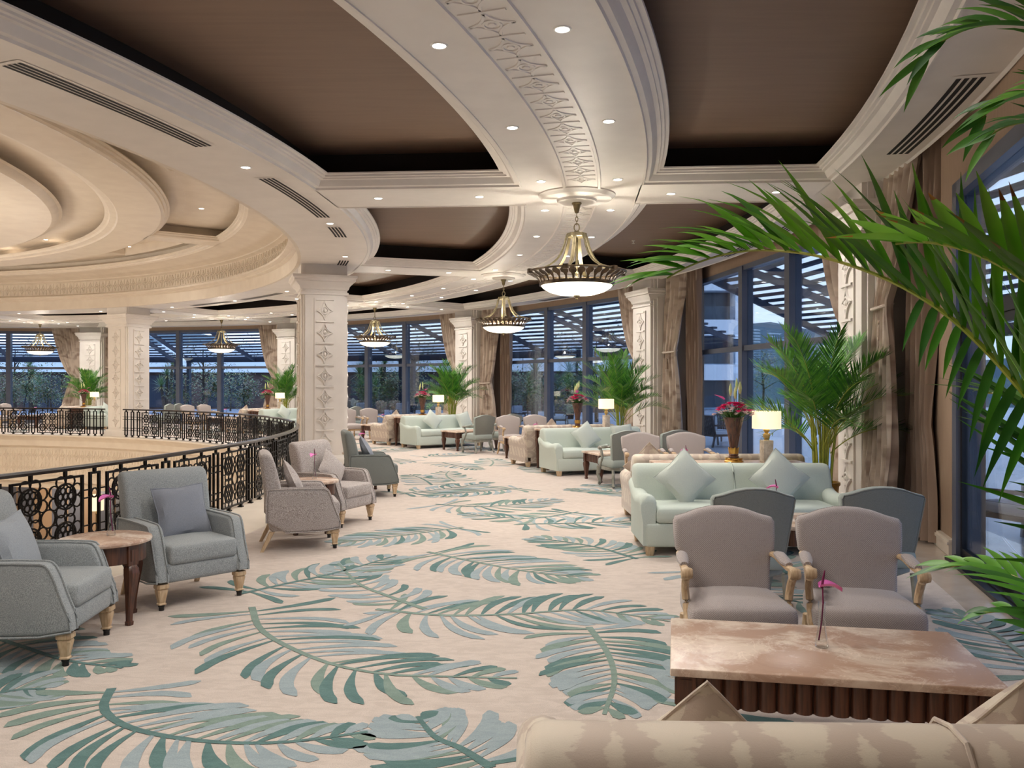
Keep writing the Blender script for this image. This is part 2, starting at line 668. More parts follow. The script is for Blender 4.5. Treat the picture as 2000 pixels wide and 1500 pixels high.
def ringface(mb, r1, r2, a1, a2, z, n, mi=0, down=True):
    vs, fs = [], []
    for i in range(n + 1):
        a = a1 + (a2 - a1) * i / n
        vs += [P(r1, a, z), P(r2, a, z)]
    for i in range(n):
        f = (2 * i, 2 * i + 1, 2 * i + 3, 2 * i + 2)
        fs.append(f[::-1] if down else f)
    mb.add(vs, fs, mi, None, False)


def coffer_loop(r1, r2, aL, aR, half, n=18):
    f = lambda r: degrees(asin(half / r))
    lp = []
    for i in range(n + 1):
        a = aL + f(r2) + (aR - aL - 2 * f(r2)) * i / n
        lp.append(tuple(P(r2, a)[:2]))
    for i in range(n + 1):
        a = aR - f(r1) - (aR - aL - 2 * f(r1)) * i / n
        lp.append(tuple(P(r1, a)[:2]))
    return lp


# ---- ceiling: soffit rings and beams
mb = MB()
NB = 16
for j in range(NB):
    a, b = A0 + DA * j, A0 + DA * (j + 1)
    for r1, r2 in ((16.36, 17.56), (20.17, 20.70), (20.70, 21.13), (21.13, 21.65), (23.93, 24.53)):
        ringface(mb, r1, r2, a, b, CZ, 18)
    for r1, r2 in ((17.56, 20.17), (21.65, 23.93)):
        h = .545
        ff = lambda r: degrees(asin(h / r))
        mb.add([P(r1 - .01, a - ff(r1), CZ), P(r1 - .01, a + ff(r1), CZ), P(r2 + .01, a + ff(r2), CZ), P(r2 + .01, a - ff(r2), CZ)], [(3, 2, 1, 0)][::-1], 0, None, False)
# curtain pocket: little fascia on the outer edge, closed on top
mb.lathe([(24.53, CZ), (24.53, CZ + .5), (25.3, CZ + .5)], 288, 0, Matrix.Translation((OX, OY, 0)), cap=False)
mb.lathe([(24.50, CZ), (24.53, CZ - .015), (24.55, CZ)], 288, 0, Matrix.Translation((OX, OY, 0)), cap=False)
ceil = struct(mb.build('ceiling', M['plaster']), 'white curved ceiling soffit around the rotunda', 'ceiling')

# relief band, with its thin edge bead
mb = MB()
for r, s_ in ((20.70, 1), (21.13, -1)):
    mb.lathe([(r - .022, CZ), (r - .015, CZ - .018), (r + .015, CZ - .018), (r + .022, CZ)], 360, 0, Matrix.Translation((OX, OY, 0)), cap=False)
for j in range(-1, 5):
    a0 = A0 + DA * j
    lo, hi = a0 + 1.75, a0 + DA - 1.75
    nT = 17
    st = (hi - lo) / nT
    for i in range(nT):
        ac = lo + st * i
        mp = lambda u, v, d, ac=ac: P(20.73 + u, ac + v / 20.9 * 57.2958, CZ - d)
        relief(mb, 0, 0, .37, R(st) * 20.9, mp, .008, fine=(j < 1))
struct(mb.build('trim_1', M['plaster']), 'patterned relief band along the middle of the curved ceiling', 'ceiling trim')

CORN = [(0, CZ), (.0, CZ - .012), (.02, CZ - .012), (.03, CZ + .012), (.075, CZ + .018), (.10, CZ + .045), (.125, CZ + .085), (.165, CZ + .09), (.17, CZ + .105), (.20, CZ + .11), (.205, CZ + .13), (.245, CZ + .135), (.25, CZ + .15), (-.14, CZ + .155)]
nm = 2
for j in range(K0, K1):
    aL, aR = A0 + DA * j, A0 + DA * (j + 1)
    for r1, r2, nmx in ((17.56, 20.17, 'inner'), (21.65, 23.93, 'outer')):
        lp = coffer_loop(r1, r2, aL, aR, .545)
        mb = MB()
        sweep(mb, lp, CORN)
        o = struct(mb.build('trim_%d' % nm, M['plaster']), 'stepped white cornice around a brown ceiling panel', 'ceiling trim')
        nm += 1
        mb = MB()
        back = offset_loop(lp, -.14)
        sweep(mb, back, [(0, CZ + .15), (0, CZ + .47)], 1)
        n = len(back)
        h2 = n // 2
        vs = [(x, y, CZ + .47) for x, y in back]
        mb.add(vs, [(i, n - 1 - i, n - 2 - i, i + 1)[::-1] for i in range(h2 - 1)], 0, None, False)
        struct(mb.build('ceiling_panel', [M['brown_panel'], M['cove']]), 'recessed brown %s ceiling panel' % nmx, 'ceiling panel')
mb = MB()
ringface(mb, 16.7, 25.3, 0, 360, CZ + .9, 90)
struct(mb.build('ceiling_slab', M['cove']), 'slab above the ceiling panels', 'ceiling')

# ---- dome of the rotunda
T0 = Matrix.Translation((OX, OY, 0))
DZ = 5.2
prof = [(16.36, CZ), (16.30, CZ), (16.30, 4.44), (16.22, 4.47), (16.22, 4.50), (16.12, 4.53), (16.12, 4.58), (16.2, 4.61), (16.34, 4.64), (16.34, 5.02),
        (16.3, 5.04), (16.22, 5.06), (16.22, 5.09), (16.1, 5.13), (16.02, 5.15), (15.9, 5.16), (15.86, 5.18), (15.6, DZ), (15.36, DZ)]
mb = MB()
mb.lathe(prof, 240, 0, T0, cap=False)
BA = -10.0                       # direction of one dome beam, one every 45 degrees
nbm = 8
for j in range(nbm):
    a = BA + 45 * j
    h = .30
    ff = lambda r: degrees(asin(h / r))
    mb.add([P(13.66, a - ff(13.7), DZ), P(13.66, a + ff(13.7), DZ), P(15.38, a + ff(15.4), DZ), P(15.38, a - ff(15.4), DZ)], [(0, 1, 2, 3)], 0, None, False)
ringface(mb, 12.85, 13.68, 0, 360, DZ, 200)
ringface(mb, 9.4, 11.6, 0, 360, DZ, 160)
mb.lathe([(12.85, DZ), (12.82, DZ + .03), (12.7, DZ + .05), (12.68, DZ + .1), (12.6, DZ + .12), (12.95, DZ + .13), (12.95, 5.5), (11.5, 5.5), (11.5, DZ + .13), (11.8, DZ + .12), (11.74, DZ + .1), (11.7, DZ + .04), (11.6, DZ)], 200, 0, T0, cap=False)
mb.lathe([(9.4, DZ), (9.35, DZ + .05), (9.25, DZ + .12), (9.5, DZ + .13), (9.5, 5.55), (0.01, 5.7)], 120, 0, T0, cap=False)
struct(mb.build('ceiling_dome', M['cream']), 'cream stepped dome over the rotunda with ring beams', 'ceiling')
DC = [(0, DZ), (.02, DZ + .012), (.06, DZ + .02), (.075, DZ + .06), (.12, DZ + .075), (.125, DZ + .1), (.17, DZ + .11), (.17, DZ + .125), (-.12, DZ + .13)]
FZ = DZ + .32
for j in range(nbm):
    aL, aR = BA + 45 * j, BA + 45 * (j + 1)
    lp = coffer_loop(13.68, 15.36, aL, aR, .30, 36)
    mb = MB()
    sweep(mb, lp, DC)
    sweep(mb, offset_loop(lp, -.12), [(0, DZ + .13), (0, FZ)])
    # flat recessed ring with one deeper moulded panel
    c0, c1 = aL + 3, aL + 20.5
    ringface(mb, 13.5, 14.15, aL + .5, aR - .5, FZ, 36)
    ringface(mb, 15.15, 15.5, aL + .5, aR - .5, FZ, 36)
    ringface(mb, 14.15, 15.15, aL + .5, c0, FZ, 3)
    ringface(mb, 14.15, 15.15, c1, aR - .5, FZ, 20)
    pl = coffer_loop(14.15, 15.15, c0, c1, .001, 16)
    sweep(mb, pl, [(-.09, FZ), (-.07, FZ - .03), (-.03, FZ - .04), (0, FZ - .02), (.02, FZ + .02), (.02, FZ + .22)])
    n = len(pl)
    mb.add([(x, y, FZ + .22) for x, y in pl], [(i, n - 1 - i, n - 2 - i, i + 1)[::-1] for i in range(n // 2 - 1)], 0, None, False)
    struct(mb.build('trim_%d' % nm if -40 < aL < 140 else 'ceiling_coffer', M['cream']), 'moulded cream ring coffer in the dome', 'ceiling trim')
    nm += 1
mb = MB()
for i in range(150):
    a0 = -4 + i * 1.0
    mp = lambda u, v, d, a0=a0: P(16.34 - d, a0 + u / 16.34 * 57.2958, 4.66 + v)
    relief(mb, 0, 0, .285, .35, mp, .02, fine=(i < 40), bars=False)
    strip(mb, [(0, 0), (0, .35)], .02, .02, mp)
struct(mb.build('trim_%d' % nm, M['cream']), 'frieze of relief tiles around the base of the dome', 'ceiling trim')
nm += 1

# ---- carpeted floor with woven palm leaves
mb = MB()
N = 180
for i in range(N):
    a1, a2 = 360 * i / N, 360 * (i + 1) / N
    ringface(mb, 17.15, 24.15, a1, a2, 0, 1, 0, False)
floor_mb = mb


LZ = [0]


def leaf(mb, stem, width, n, rng, z=.004, hook=1.0):
    """stem: 2D floor points base -> tip; leaflets both sides"""
    # resample the stem with a Catmull-Rom spline
    pts = [Vector(p) for p in stem]
    ext = [pts[0] * 2 - pts[1]] + pts + [pts[-1] * 2 - pts[-2]]
    sp = []
    for i in range(1, len(ext) - 2):
        for k in range(10):
            t = k / 10
            p0, p1, p2, p3 = ext[i - 1], ext[i], ext[i + 1], ext[i + 2]
            sp.append(.5 * (2 * p1 + (p2 - p0) * t + (2 * p0 - 5 * p1 + 4 * p2 - p3) * t * t + (3 * p1 - p0 - 3 * p2 + p3) * t ** 3))
    sp.append(pts[-1])
    L = [0]
    for i in range(1, len(sp)):
        L.append(L[-1] + (sp[i] - sp[i - 1]).length)

    def at(t):
        d = t * L[-1]
        for i in range(1, len(sp)):
            if L[i] >= d:
                f = (d - L[i - 1]) / max(1e-6, L[i] - L[i - 1])
                return sp[i - 1].lerp(sp[i], f), (sp[i] - sp[i - 1]).normalized()
        return sp[-1], (sp[-1] - sp[-2]).normalized()
    cs = rng.choice((1, 3))
    row = []
    for i in range(17):
        p, d = at(i / 16)
        w = .026 * (1 - .55 * i / 16)
        nn = Vector((-d.y, d.x))
        row.append([(p.x + nn.x * w, p.y + nn.y * w, z * .4 + .0014), (p.x - nn.x * w, p.y - nn.y * w, z * .4 + .0014)])
    mb.loft(row, False, False, cs, smooth=False)
    for sd in (1, -1):
        for i in range(n):
            t = .03 + .95 * (i + .5 * rng.random()) / n
            p, d = at(t)
            nn = Vector((-d.y, d.x)) * sd
            env = (sin(pi * min(1, t * .8 + .2)) ** .55) * (1 - .25 * t)
            ln = width * env * rng.uniform(.85, 1.12) * (1.0 if sd > 0 else .95)
            ang = R(rng.uniform(72, 86)) - t * .55 + (.35 if t < .12 else 0)
            curl = rng.uniform(.75, 1.25) * hook * (1 if t > .06 else -.4)
            wd = rng.uniform(.031, .045)
            ci = rng.choices((1, 2, 3), (3, 5, 3))[0]
            q = p.copy()
            rr = []
            m = 9
            for k in range(m + 1):
                s_ = k / m
                th = ang - curl * s_ * s_
                dd = d * cos(th) + nn * sin(th)
                w = wd * (.22 + .78 * min(1, s_ / .55)) * (sqrt(max(0, 1 - max(0, (s_ - .88) / .12) ** 2)) if s_ > .88 else 1)
                w = max(w, .006)
                e = Vector((-dd.y, dd.x))
                rr.append([(q.x + e.x * w, q.y + e.y * w, z), (q.x - e.x * w, q.y - e.y * w, z)])
                q = q + dd * ln / m
            LZ[0] = (LZ[0] + 1) % 40
            zz = z * .4 + LZ[0] * .00003
            mb.loft([[(a_[0], a_[1], zz), (b_[0], b_[1], zz)] for a_, b_ in rr], False, False, ci, smooth=False)


rng = random.Random(11)
LEAVES = [
    ([(492, 1186), (508, 1228), (560, 1262), (650, 1298), (760, 1318), (880, 1322), (1010, 1325)], .78, 15),
    ([(218, 1345), (202, 1382), (232, 1412), (300, 1434), (420, 1450), (560, 1450), (718, 1430)], .62, 15),
    ([(735, 1190), (860, 1202), (1000, 1200), (1150, 1192), (1308, 1214)], .74, 14),
    ([(835, 1078), (930, 1098), (1040, 1118), (1150, 1128)], .80, 13),
    ([(1150, 1225), (1186, 1275), (1200, 1330), (1180, 1396)], .62, 13),
    ([(470, 1160), (560, 1140), (660, 1118), (775, 1085)], .66, 12),
    ([(905, 1030), (830, 1040), (740, 1052), (650, 1062)], .72, 12),
    ([(960, 1500), (900, 1462), (850, 1440), (815, 1400)], .50, 10),
    ([(-140, 1400), (-60, 1370), (20, 1350), (90, 1345)], .5, 10),
    ([(-60, 1230), (40, 1262), (130, 1290), (240, 1305)], .55, 12),
    ([(2060, 1330), (1960, 1250), (1890, 1210), (1830, 1190)], .55, 10),
    ([(1245, 1092), (1170, 1070), (1100, 1058), (1035, 1050)], .62, 11),
    ([(850, 985), (930, 990), (1010, 985), (1090, 975)], .75, 11),
    ([(1130, 1000), (1050, 1012), (970, 1010), (900, 1002)], .6, 10),
    ([(1350, 1395), (1420, 1340), (1500, 1310), (1600, 1300)], .6, 10),
    ([(830, 1190), (760, 1165), (700, 1140), (660, 1100)], .5, 9),
]
used = []
for pts, w, n in LEAVES:
    st = [px(x, y, 0) for x, y in pts]
    leaf(mb, st, w, int(n * 1.5), rng)
    used += [Vector(s_) for s_ in st]
for gx in range(-18, 10):
    for gy in range(0, 46):
        x, y = gx * 1.15 + (gy % 2) * .55 + rng.uniform(-.2, .2), 3.2 + gy * .9 + rng.uniform(-.2, .2)
        r, a = polar(x, y)
        if r < 17.9 or r > 23.6 or (a > 100):
            continue
        th = rng.uniform(0, 2 * pi)
        l = rng.uniform(1.6, 2.2)
        c, s_ = cos(th), sin(th)
        bend = rng.uniform(-.35, .35)
        st = [(x - c * l / 2, y - s_ * l / 2), (x - c * l / 6 - s_ * bend * .7, y - s_ * l / 6 + c * bend * .7), (x + c * l / 6 - s_ * bend * .8, y + s_ * l / 6 + c * bend * .8), (x + c * l / 2, y + s_ * l / 2)]
        if any(not (17.5 < polar(*p)[0] < 23.9) for p in st):
            continue
        if min([(Vector(p) - u).length for p in st for u in used] + [9]) < .5:
            continue
        leaf(mb, st, .6, 16 if y < 14 else 11, rng)
        used += [Vector(p) for p in st]
struct(mb.build('floor', [M['carpet'], M['leaf_a'], M['leaf_b'], M['leaf_c']]), 'blush carpet woven with teal and grey palm leaves', 'floor')

mb = MB()
ringface(mb, 24.15, 25.6, 0, 360, -.004, 180, 0, False)
struct(mb.build('floor_border', M['floor_stone']), 'polished marble strip between the carpet and the windows', 'floor')

# ---- slab edge of the opening: curb, mouldings, relief tiles, lower hall
mb = MB()
mb.lathe([(17.2, -.01), (17.19, .008), (17.0, .01), (16.98, .018), (16.8, .02), (16.78, .03), (16.0, .03), (15.98, .0), (16.0, -.03), (16.1, -.08), (16.16, -.16), (16.16, -.34), (16.22, -.38), (16.3, -.42), (16.3, -1.32),
          (16.2, -1.36), (16.1, -1.44), (16.1, -1.5), (16.3, -1.56), (16.3, -1.75), (19.5, -1.75)], 240, 0, T0, cap=False)
struct(mb.build('wall_slab_edge', M['cream']), 'moulded cream edge of the floor opening', 'wall')
mb = MB()
for i in range(140):
    a0 = 25 + i * 1.0
    for z0 in (-1.28, -.86):
        mp = lambda u, v, d, a0=a0, z0=z0: P(16.3 - d, a0 + u / 16.3 * 57.2958, z0 + v)
        relief(mb, 0, 0, .284, .4, mp, .018, fine=False)
        strip(mb, [(0, 0), (0, .4)], .02, .018, mp)
struct(mb.build('trim_%d' % nm, M['cream']), 'two rows of relief tiles on the edge of the floor opening', 'wall trim')
nm += 1
M['hall_wall'] = simple('hall_wall_paint', (150, 126, 104), .6)
mb = MB()
mb.lathe([(19.5, -1.75), (19.5, -4.6)], 120, 0, T0, cap=False)
struct(mb.build('wall_lower_hall', M['hall_wall']), 'taupe wall of the hall below', 'wall')
mb = MB()
for i in range(24):
    a = 20 + 6 * i
    for s0, s1 in ((-1.9, -.1), (.1, 1.9)):
        vs = [P(19.46, a + s0, -4.4), P(19.46, a + s1, -4.4), P(19.46, a + s1, -2.1), P(19.46, a + s0, -2.1)]
        mb.add(vs, [(0, 1, 2, 3)], 0, None, False)
struct(mb.build('window_7', M['frame']), 'dark glazing of the hall below', 'window')
mb = MB()
mb.lathe([(.01, -4.6), (20, -4.6)], 96, 0, T0, cap=False)
struct(mb.build('floor_lower_hall', M['floor_stone']), 'marble floor of the hall below', 'floor')

# ---- outer wall, pilasters and columns
mb = MB()
HEAD = 4.02


def bay(j):
    ac = A0 + DA * (j + .5)
    n = Vector((cos(R(ac)), sin(R(ac)), 0))
    t = Vector((-sin(R(ac)), cos(R(ac)), 0))
    O3 = Vector((OX, OY, 0))
    return lambda d, s_, z: O3 + n * d + t * s_ + Vector((0, 0, z))


def bbox(mb, f, d0, d1, s0, s1, z0, z1, mi=0):
    vs = [f(d, s_, z) for d in (d0, d1) for s_ in (s0, s1) for z in (z0, z1)]
    mb.add(vs, [(0, 1, 3, 2), (4, 6, 7, 5), (0, 4, 5, 1), (2, 3, 7, 6), (0, 2, 6, 4), (1, 5, 7, 3)], mi, None, False)


def bay_dims(j):
    return (24.52, 2.45, 3.66) if j == -1 else (24.78, 3.92, HEAD)


for j in range(NB):
    f = bay(j if j < 14 else j - 16)
    d0, se, hd = bay_dims(j if j < 14 else j - 16)
    bbox(mb, f, d0 + .02, d0 + .3, -5, 5, hd, CZ + .52)
    for sg in (1, -1):
        bbox(mb, f, d0 + .02, d0 + .3, min(sg * se, sg * 5.0), max(sg * se, sg * 5.0), 0, hd)
    bbox(mb, f, d0 + .02, d0 + .3, -se, se, -.3, .0)
struct(mb.build('wall_outer', M['brown_wall']), 'taupe wall and valance around the tall windows', 'wall')
mb = MB()
f = bay(-1)
bbox(mb, f, 24.49, 24.54, 2.45, 4.4, 0, .16)
bbox(mb, f, 24.475, 24.54, 2.45, 4.4, .11, .14)
struct(mb.build('baseboard_right', M['cream']), 'cream baseboard beside the glass door', 'baseboard')


def relief_strip(name, n, w, h, mat, parent, Mx):
    """tall strip of relief tiles, local x across, y up, z out"""
    m2 = MB()
    mp = lambda u, v, d: Mx @ Vector((u, v, d + .025))
    m2.add([mp(-w / 2 - .03, 0, -.025), mp(w / 2 + .03, 0, -.025), mp(w / 2 + .03, n * h + .06, -.025), mp(-w / 2 - .03, n * h + .06, -.025),
            mp(-w / 2 - .03, 0, 0), mp(w / 2 + .03, 0, 0), mp(w / 2 + .03, n * h + .06, 0), mp(-w / 2 - .03, n * h + .06, 0)],
           [(4, 5, 6, 7), (0, 1, 5, 4), (1, 2, 6, 5), (2, 3, 7, 6), (3, 0, 4, 7)], 0, None, False)
    for i in range(n + 1):
        strip(m2, [(-w / 2, .03 + i * h), (w / 2, .03 + i * h)], .035, .025, mp)
    for i in range(n):
        relief(m2, -w / 2, .03 + i * h, w, h, mp, .028, True, False)
    return m2.build(name, mat, parent)


def face_mx(origin, out):
    out = Vector(out).normalized()
    x = Vector((0, 0, 1)).cross(out)
    m = Matrix.Identity(4)
    for i in range(3):
        m[i][0], m[i][1], m[i][2], m[i][3] = x[i], (0, 0, 1)[i], out[i], origin[i]
    return m


CAP = [(.0, 3.52), (.03, 3.53), (.03, 3.57), (.0, 3.58), (.0, 3.62), (.03, 3.64), (.05, 3.70), (.11, 3.76), (.12, 3.79), (.16, 3.80), (.16, 3.84), (.19, 3.87), (.19, 3.92), (.02, 3.93), (.0, 3.94), (.0, CZ + .02)]


def sq_loop(c, w, d, a):
    ca, sa = cos(R(a)), sin(R(a))
    return [(c[0] + x * ca - y * sa, c[1] + x * sa + y * ca) for x, y in ((-d / 2, w / 2), (d / 2, w / 2), (d / 2, -w / 2), (-d / 2, -w / 2))]


col_proto = None
for k in (-1, 1, 3, 5):
    a = A0 + DA * k
    c = P(16.85, a)
    root = struct(thing('column', '', 'column', c, R(a)), {1: 'cream relief column at the end of the near railing', 3: 'cream relief column far across the rotunda', -1: 'cream column behind the left edge', 5: 'cream column beyond the left edge'}[k], 'column')
    mb = MB()
    w = .93
    for s1, s2 in ((w, w - .14), (w - .14, w)):
        mb.box(-s1 / 2, s1 / 2, -s2 / 2, s2 / 2, 0, CZ + .02)
    mb.box(-w / 2 + .035, w / 2 - .035, -w / 2 + .035, w / 2 - .035, 0, CZ + .3)
    mb.build('shaft', M['plaster'], root)
    mb = MB()
    sweep(mb, sq_loop((0, 0), w - .02, w - .02, 0), [(o, z) for o, z in CAP])
    mb.build('capital', M['plaster'], root)
    mb = MB()
    sweep(mb, sq_loop((0, 0), w - .02, w - .02, 0), [(.06, 0), (.06, .16), (.04, .19), (.03, .22), (0, .24)])
    mb.build('base_moulding', M['plaster'], root)
    for out in ((1, 0, 0), (-1, 0, 0), (0, 1, 0), (0, -1, 0)):
        relief_strip('relief_strip', 7, .36, .445, M['plaster'], root, face_mx(Vector(out) * (w / 2) + Vector((0, 0, .28)), out))

pil_lab = {-1: 'cream relief pilaster beside the camera', 0: 'cream relief pilaster behind the nearest potted palm', 1: 'cream relief pilaster behind the second potted palm', 2: 'cream relief pilaster behind the third potted palm',
           3: 'cream relief pilaster right beside the column, behind a palm', 4: 'cream relief pilaster far left behind a palm', 5: 'cream relief pilaster beyond the left edge'}
for k in range(-2, 6):
    a = A0 + DA * k
    root = struct(thing('pilaster', '', 'pilaster', P(24.3, a), R(a)), pil_lab.get(k, 'cream relief pilaster behind the camera'), 'pilaster')
    mb = MB()
    mb.box(0, .9, -.45, .45, 0, CZ + .5)
    mb.box(.06, .9, -.50, .50, 0, CZ + .5)
    mb.box(.14, .9, -.54, .54, 0, CZ + .5)
    mb.build('shaft', M['plaster'], root)
    mb = MB()
    loop = [(.75, .5), (.75, -.5), (0, -.45), (0, .45)]
    loop = [(.8, .52), (.8, -.52), (.0, -.46), (.0, .46)]
    sweep(mb, loop, [(o * .8, z) for o, z in CAP])
    mb.build('capital', M['plaster'], root)
    mb = MB()
    sweep(mb, loop, [(.05, 0), (.05, .16), (.03, .2), (0, .24)])
    mb.build('base_moulding', M['plaster'], root)
    if k >= 0:
        relief_strip('relief_strip', 7, .40, .445, M['plaster'], root, face_mx(Vector((0, 0, .25)), (-1, 0, 0)))

# ---- windows
win_lab = {0: 'tall slate-framed window behind the nearest palm and table lamp', 1: 'tall slate-framed window behind the second lamp', 2: 'tall slate-framed window behind the third sofa group',
           3: 'tall slate-framed window between the two columns', 4: 'tall slate-framed window at the far left'}


def window(j, name):
    f = bay(j)
    d0, se, hd = bay_dims(j)
    root = thing(name, win_lab.get(j, 'tall slate-framed window'), 'window', (0, 0, 0), kind='structure')
    mb = MB()
    w = .1
    bbox(mb, f, d0, d0 + .18, -se, -se + w, 0, hd)
    bbox(mb, f, d0, d0 + .18, se - w, se, 0, hd)
    bbox(mb, f, d0, d0 + .18, -se + w, se - w, hd - w, hd)
    bbox(mb, f, d0, d0 + .18, -se + w, se - w, 0, .12)
    mb.build('frame', M['frame'], root)
    ms = (-1.02, 1.02)
    for s_ in ms:
        mb = MB()
        bbox(mb, f, d0 - .03, d0 + .2, s_ - .09, s_ + .09, .0, hd - .02)
        mb.build('mullion', M['frame'], root)
    zt = 2.4
    ed = (-se + w, -1.11, -.93, .93, 1.11, se - w)
    for i in range(3):
        mb = MB()
        bbox(mb, f, d0 + .01, d0 + .16, ed[2 * i], ed[2 * i + 1], zt - .05, zt + .05)
        mb.build('transom', M['frame'], root)
        for z0, z1 in ((.12, zt - .05), (zt + .05, hd - w)):
            mb = MB()
            bbox(mb, f, d0 + .08, d0 + .092, ed[2 * i], ed[2 * i + 1], z0, z1)
            mb.build('pane', M['glass'], root)
    return root


for j in range(0, 6):
    window(j, 'window_%d' % (j + 1))

f = bay(-1)
d0, se, hd = bay_dims(-1)
root = thing('door_1', 'wide dark-framed sliding glass door at the right edge', 'door', (0, 0, 0), kind='structure')
mb = MB()
bbox(mb, f, d0, d0 + .22, se - .16, se, 0, hd)
bbox(mb, f, d0, d0 + .22, -se, -se + .16, 0, hd)
bbox(mb, f, d0, d0 + .22, -se, se, hd - .14, hd)
mb.build('frame', M['frame'], root)
mb = MB()
bbox(mb, f, d0 - .10, d0 + .12, -se, se - .16, 0, .035)
bbox(mb, f, d0 - .02, d0, -se, se - .16, .035, .05)
mb.build('track', M['frame_dark'], root)
mb = MB()
bbox(mb, f, d0 + .02, d0 + .13, -se + .16, se - .16, 2.28, 2.4)
mb.build('transom', M['frame_dark'], root)
for s0, s1, dd in ((.05, se - .16, .04), (-se + .16, .1, .10)):
    lf = MB()
    for q0, q1, z0, z1 in ((s0, s0 + .06, .035, 2.28), (s1 - .06, s1, .035, 2.28), (s0 + .06, s1 - .06, .035, .12), (s0 + .06, s1 - .06, 2.2, 2.28)):
        bbox(lf, f, d0 + dd, d0 + dd + .05, q0, q1, z0, z1)
    lo = lf.build('leaf_frame', M['frame_dark'], root)
    mb = MB()
    bbox(mb, f, d0 + dd + .02, d0 + dd + .032, s0 + .06, s1 - .06, .12, 2.2)
    mb.build('pane', M['glass'], lo)
mb = MB()
bbox(mb, f, d0 + .08, d0 + .092, -se + .16, se - .16, 2.4, hd - .14)
mb.build('pane', M['glass'], root)
# plain backing wall for the bays behind the camera
mb = MB()
for j in range(6, 15):
    jj = j if j < 14 else j - 16
    f = bay(jj)
    bbox(mb, f, 24.86, 24.9, -3.95, 3.95, 0, HEAD)
struct(mb.build('wall_back', M['frame']), 'dark glazing behind the camera', 'wall')

# ================================================================== FURNITURE BUILDERS
def soft_extrude(mb, poly, fn, t0, t1, r, mi=0, n=3):
    """extrude a 2D polygon from t0 to t1 with rounded rims of radius r; poly CCW"""
    area = sum(poly[i][0] * poly[(i + 1) % len(poly)][1] - poly[(i + 1) % len(poly)][0] * poly[i][1] for i in range(len(poly)))
    if area < 0:
        poly = poly[::-1]
    lo = [[fn(u, v, t0 + r - r * sin(pi / 2 * (n - k) / n)) for u, v in offset_loop(poly, r - r * cos(pi / 2 * (n - k) / n))] for k in range(n + 1)]
    hi = [[fn(u, v, t1 - r + r * sin(pi / 2 * k / n)) for u, v in offset_loop(poly, r - r * cos(pi / 2 * k / n))] for k in range(n + 1)]
    mb.loft(lo + hi, True, True, mi)


def smooth_poly(pts, it=2, closed=True):
    for _ in range(it):
        q = []
        n = len(pts)
        for i in range(n if closed else n - 1):
            a, b = pts[i], pts[(i + 1) % n]
            q += [tuple(.75 * a[k] + .25 * b[k] for k in range(len(a))), tuple(.25 * a[k] + .75 * b[k] for k in range(len(a)))]
        pts = q
    return pts


def sq_leg(mb, x, y, secs, mi=0, dx=0, dy=0):
    """secs: (z, half width); straight loft of square sections"""
    z0, z1 = secs[0][0], secs[-1][0]
    rings = []
    for z, w in secs:
        t = (z0 - z) / (z0 - z1) if z0 != z1 else 0
        X, Y = x + dx * t, y + dy * t
        c = w * .3
        rings.append([(X - w, Y - w + c, z), (X - w + c, Y - w, z), (X + w - c, Y - w, z), (X + w, Y - w + c, z), (X + w, Y + w - c, z), (X + w - c, Y + w, z), (X - w + c, Y + w, z), (X - w, Y + w - c, z)])
    mb.loft(rings, True, True, mi)


def make_club(cloth, wood='oak'):
    def f():
        t = thing('armchair', 'x', 'armchair')
        mb = MB()
        mb.rbox(0, -.02, .275, .58, .70, .15, .03)
        mb.build('seat_base', cloth, t)
        poly = smooth_poly([(.355, .19), (.355, .625), (.30, .635), (-.19, .63), (-.25, .615), (-.29, .53), (-.325, .42), (-.375, .30), (-.385, .19)], 1)
        for s in (1, -1):
            mb = MB()
            soft_extrude(mb, poly, lambda u, v, w, s=s: (s * w + s * .03 * max(0, (v - .45)), u, v), .265, .375, .03)
            a = mb.build('arm', cloth, t)
            mb = MB()
            mb.tube([(s * (.372 + .03 * max(0, v - .45)), u + .004, v) for u, v in poly], .007, 5, cap=False)
            mb.tube([(s * (.29 + .03 * max(0, v - .45)), u - .004, v + .004) for u, v in poly], .007, 5, cap=False)
            mb.build('piping', cloth, a)
        mb = MB()
        bp = smooth_poly([(.14, .20), (.17, .42), (.235, .76), (.275, .91), (.31, .975), (.37, 1.0), (.425, .975), (.42, .90), (.375, .62), (.345, .20)], 1)
        soft_extrude(mb, bp, lambda u, v, w: (w * (1 + .07 * max(0, v - .4)), u, v), -.345, .345, .04)
        mb.build('backrest', cloth, t)
        mb = MB()
        mb.rbox(0, -.085, .405, .55, .60, .15, .035, lambda x, y, z: (x, y, z + .02 * (1 - (x / .28) ** 2) * (1 - (y / .3) ** 2)))
        mb.build('seat_cushion', cloth, t)
        for s in (1, -1):
            mb = MB()
            sq_leg(mb, s * .315, -.325, [(.20, .042), (.185, .046), (.17, .046), (.16, .036), (.15, .040), (.06, .024), (.052, .03), (.045, .03)])
            lg = mb.build('leg', M[wood], t)
            mb = MB()
            mb.lathe([(.024, .047), (.024, .03), (.02, .028), (.02, .0)], 10, cx=s * .315, cy=-.325)
            mb.build('caster', M['black'], lg)
            mb = MB()
            sq_leg(mb, s * .30, .30, [(.20, .026), (.10, .022), (0, .018)], dx=s * .01, dy=.10)
            mb.build('leg', M[wood], t)
        return t
    return f


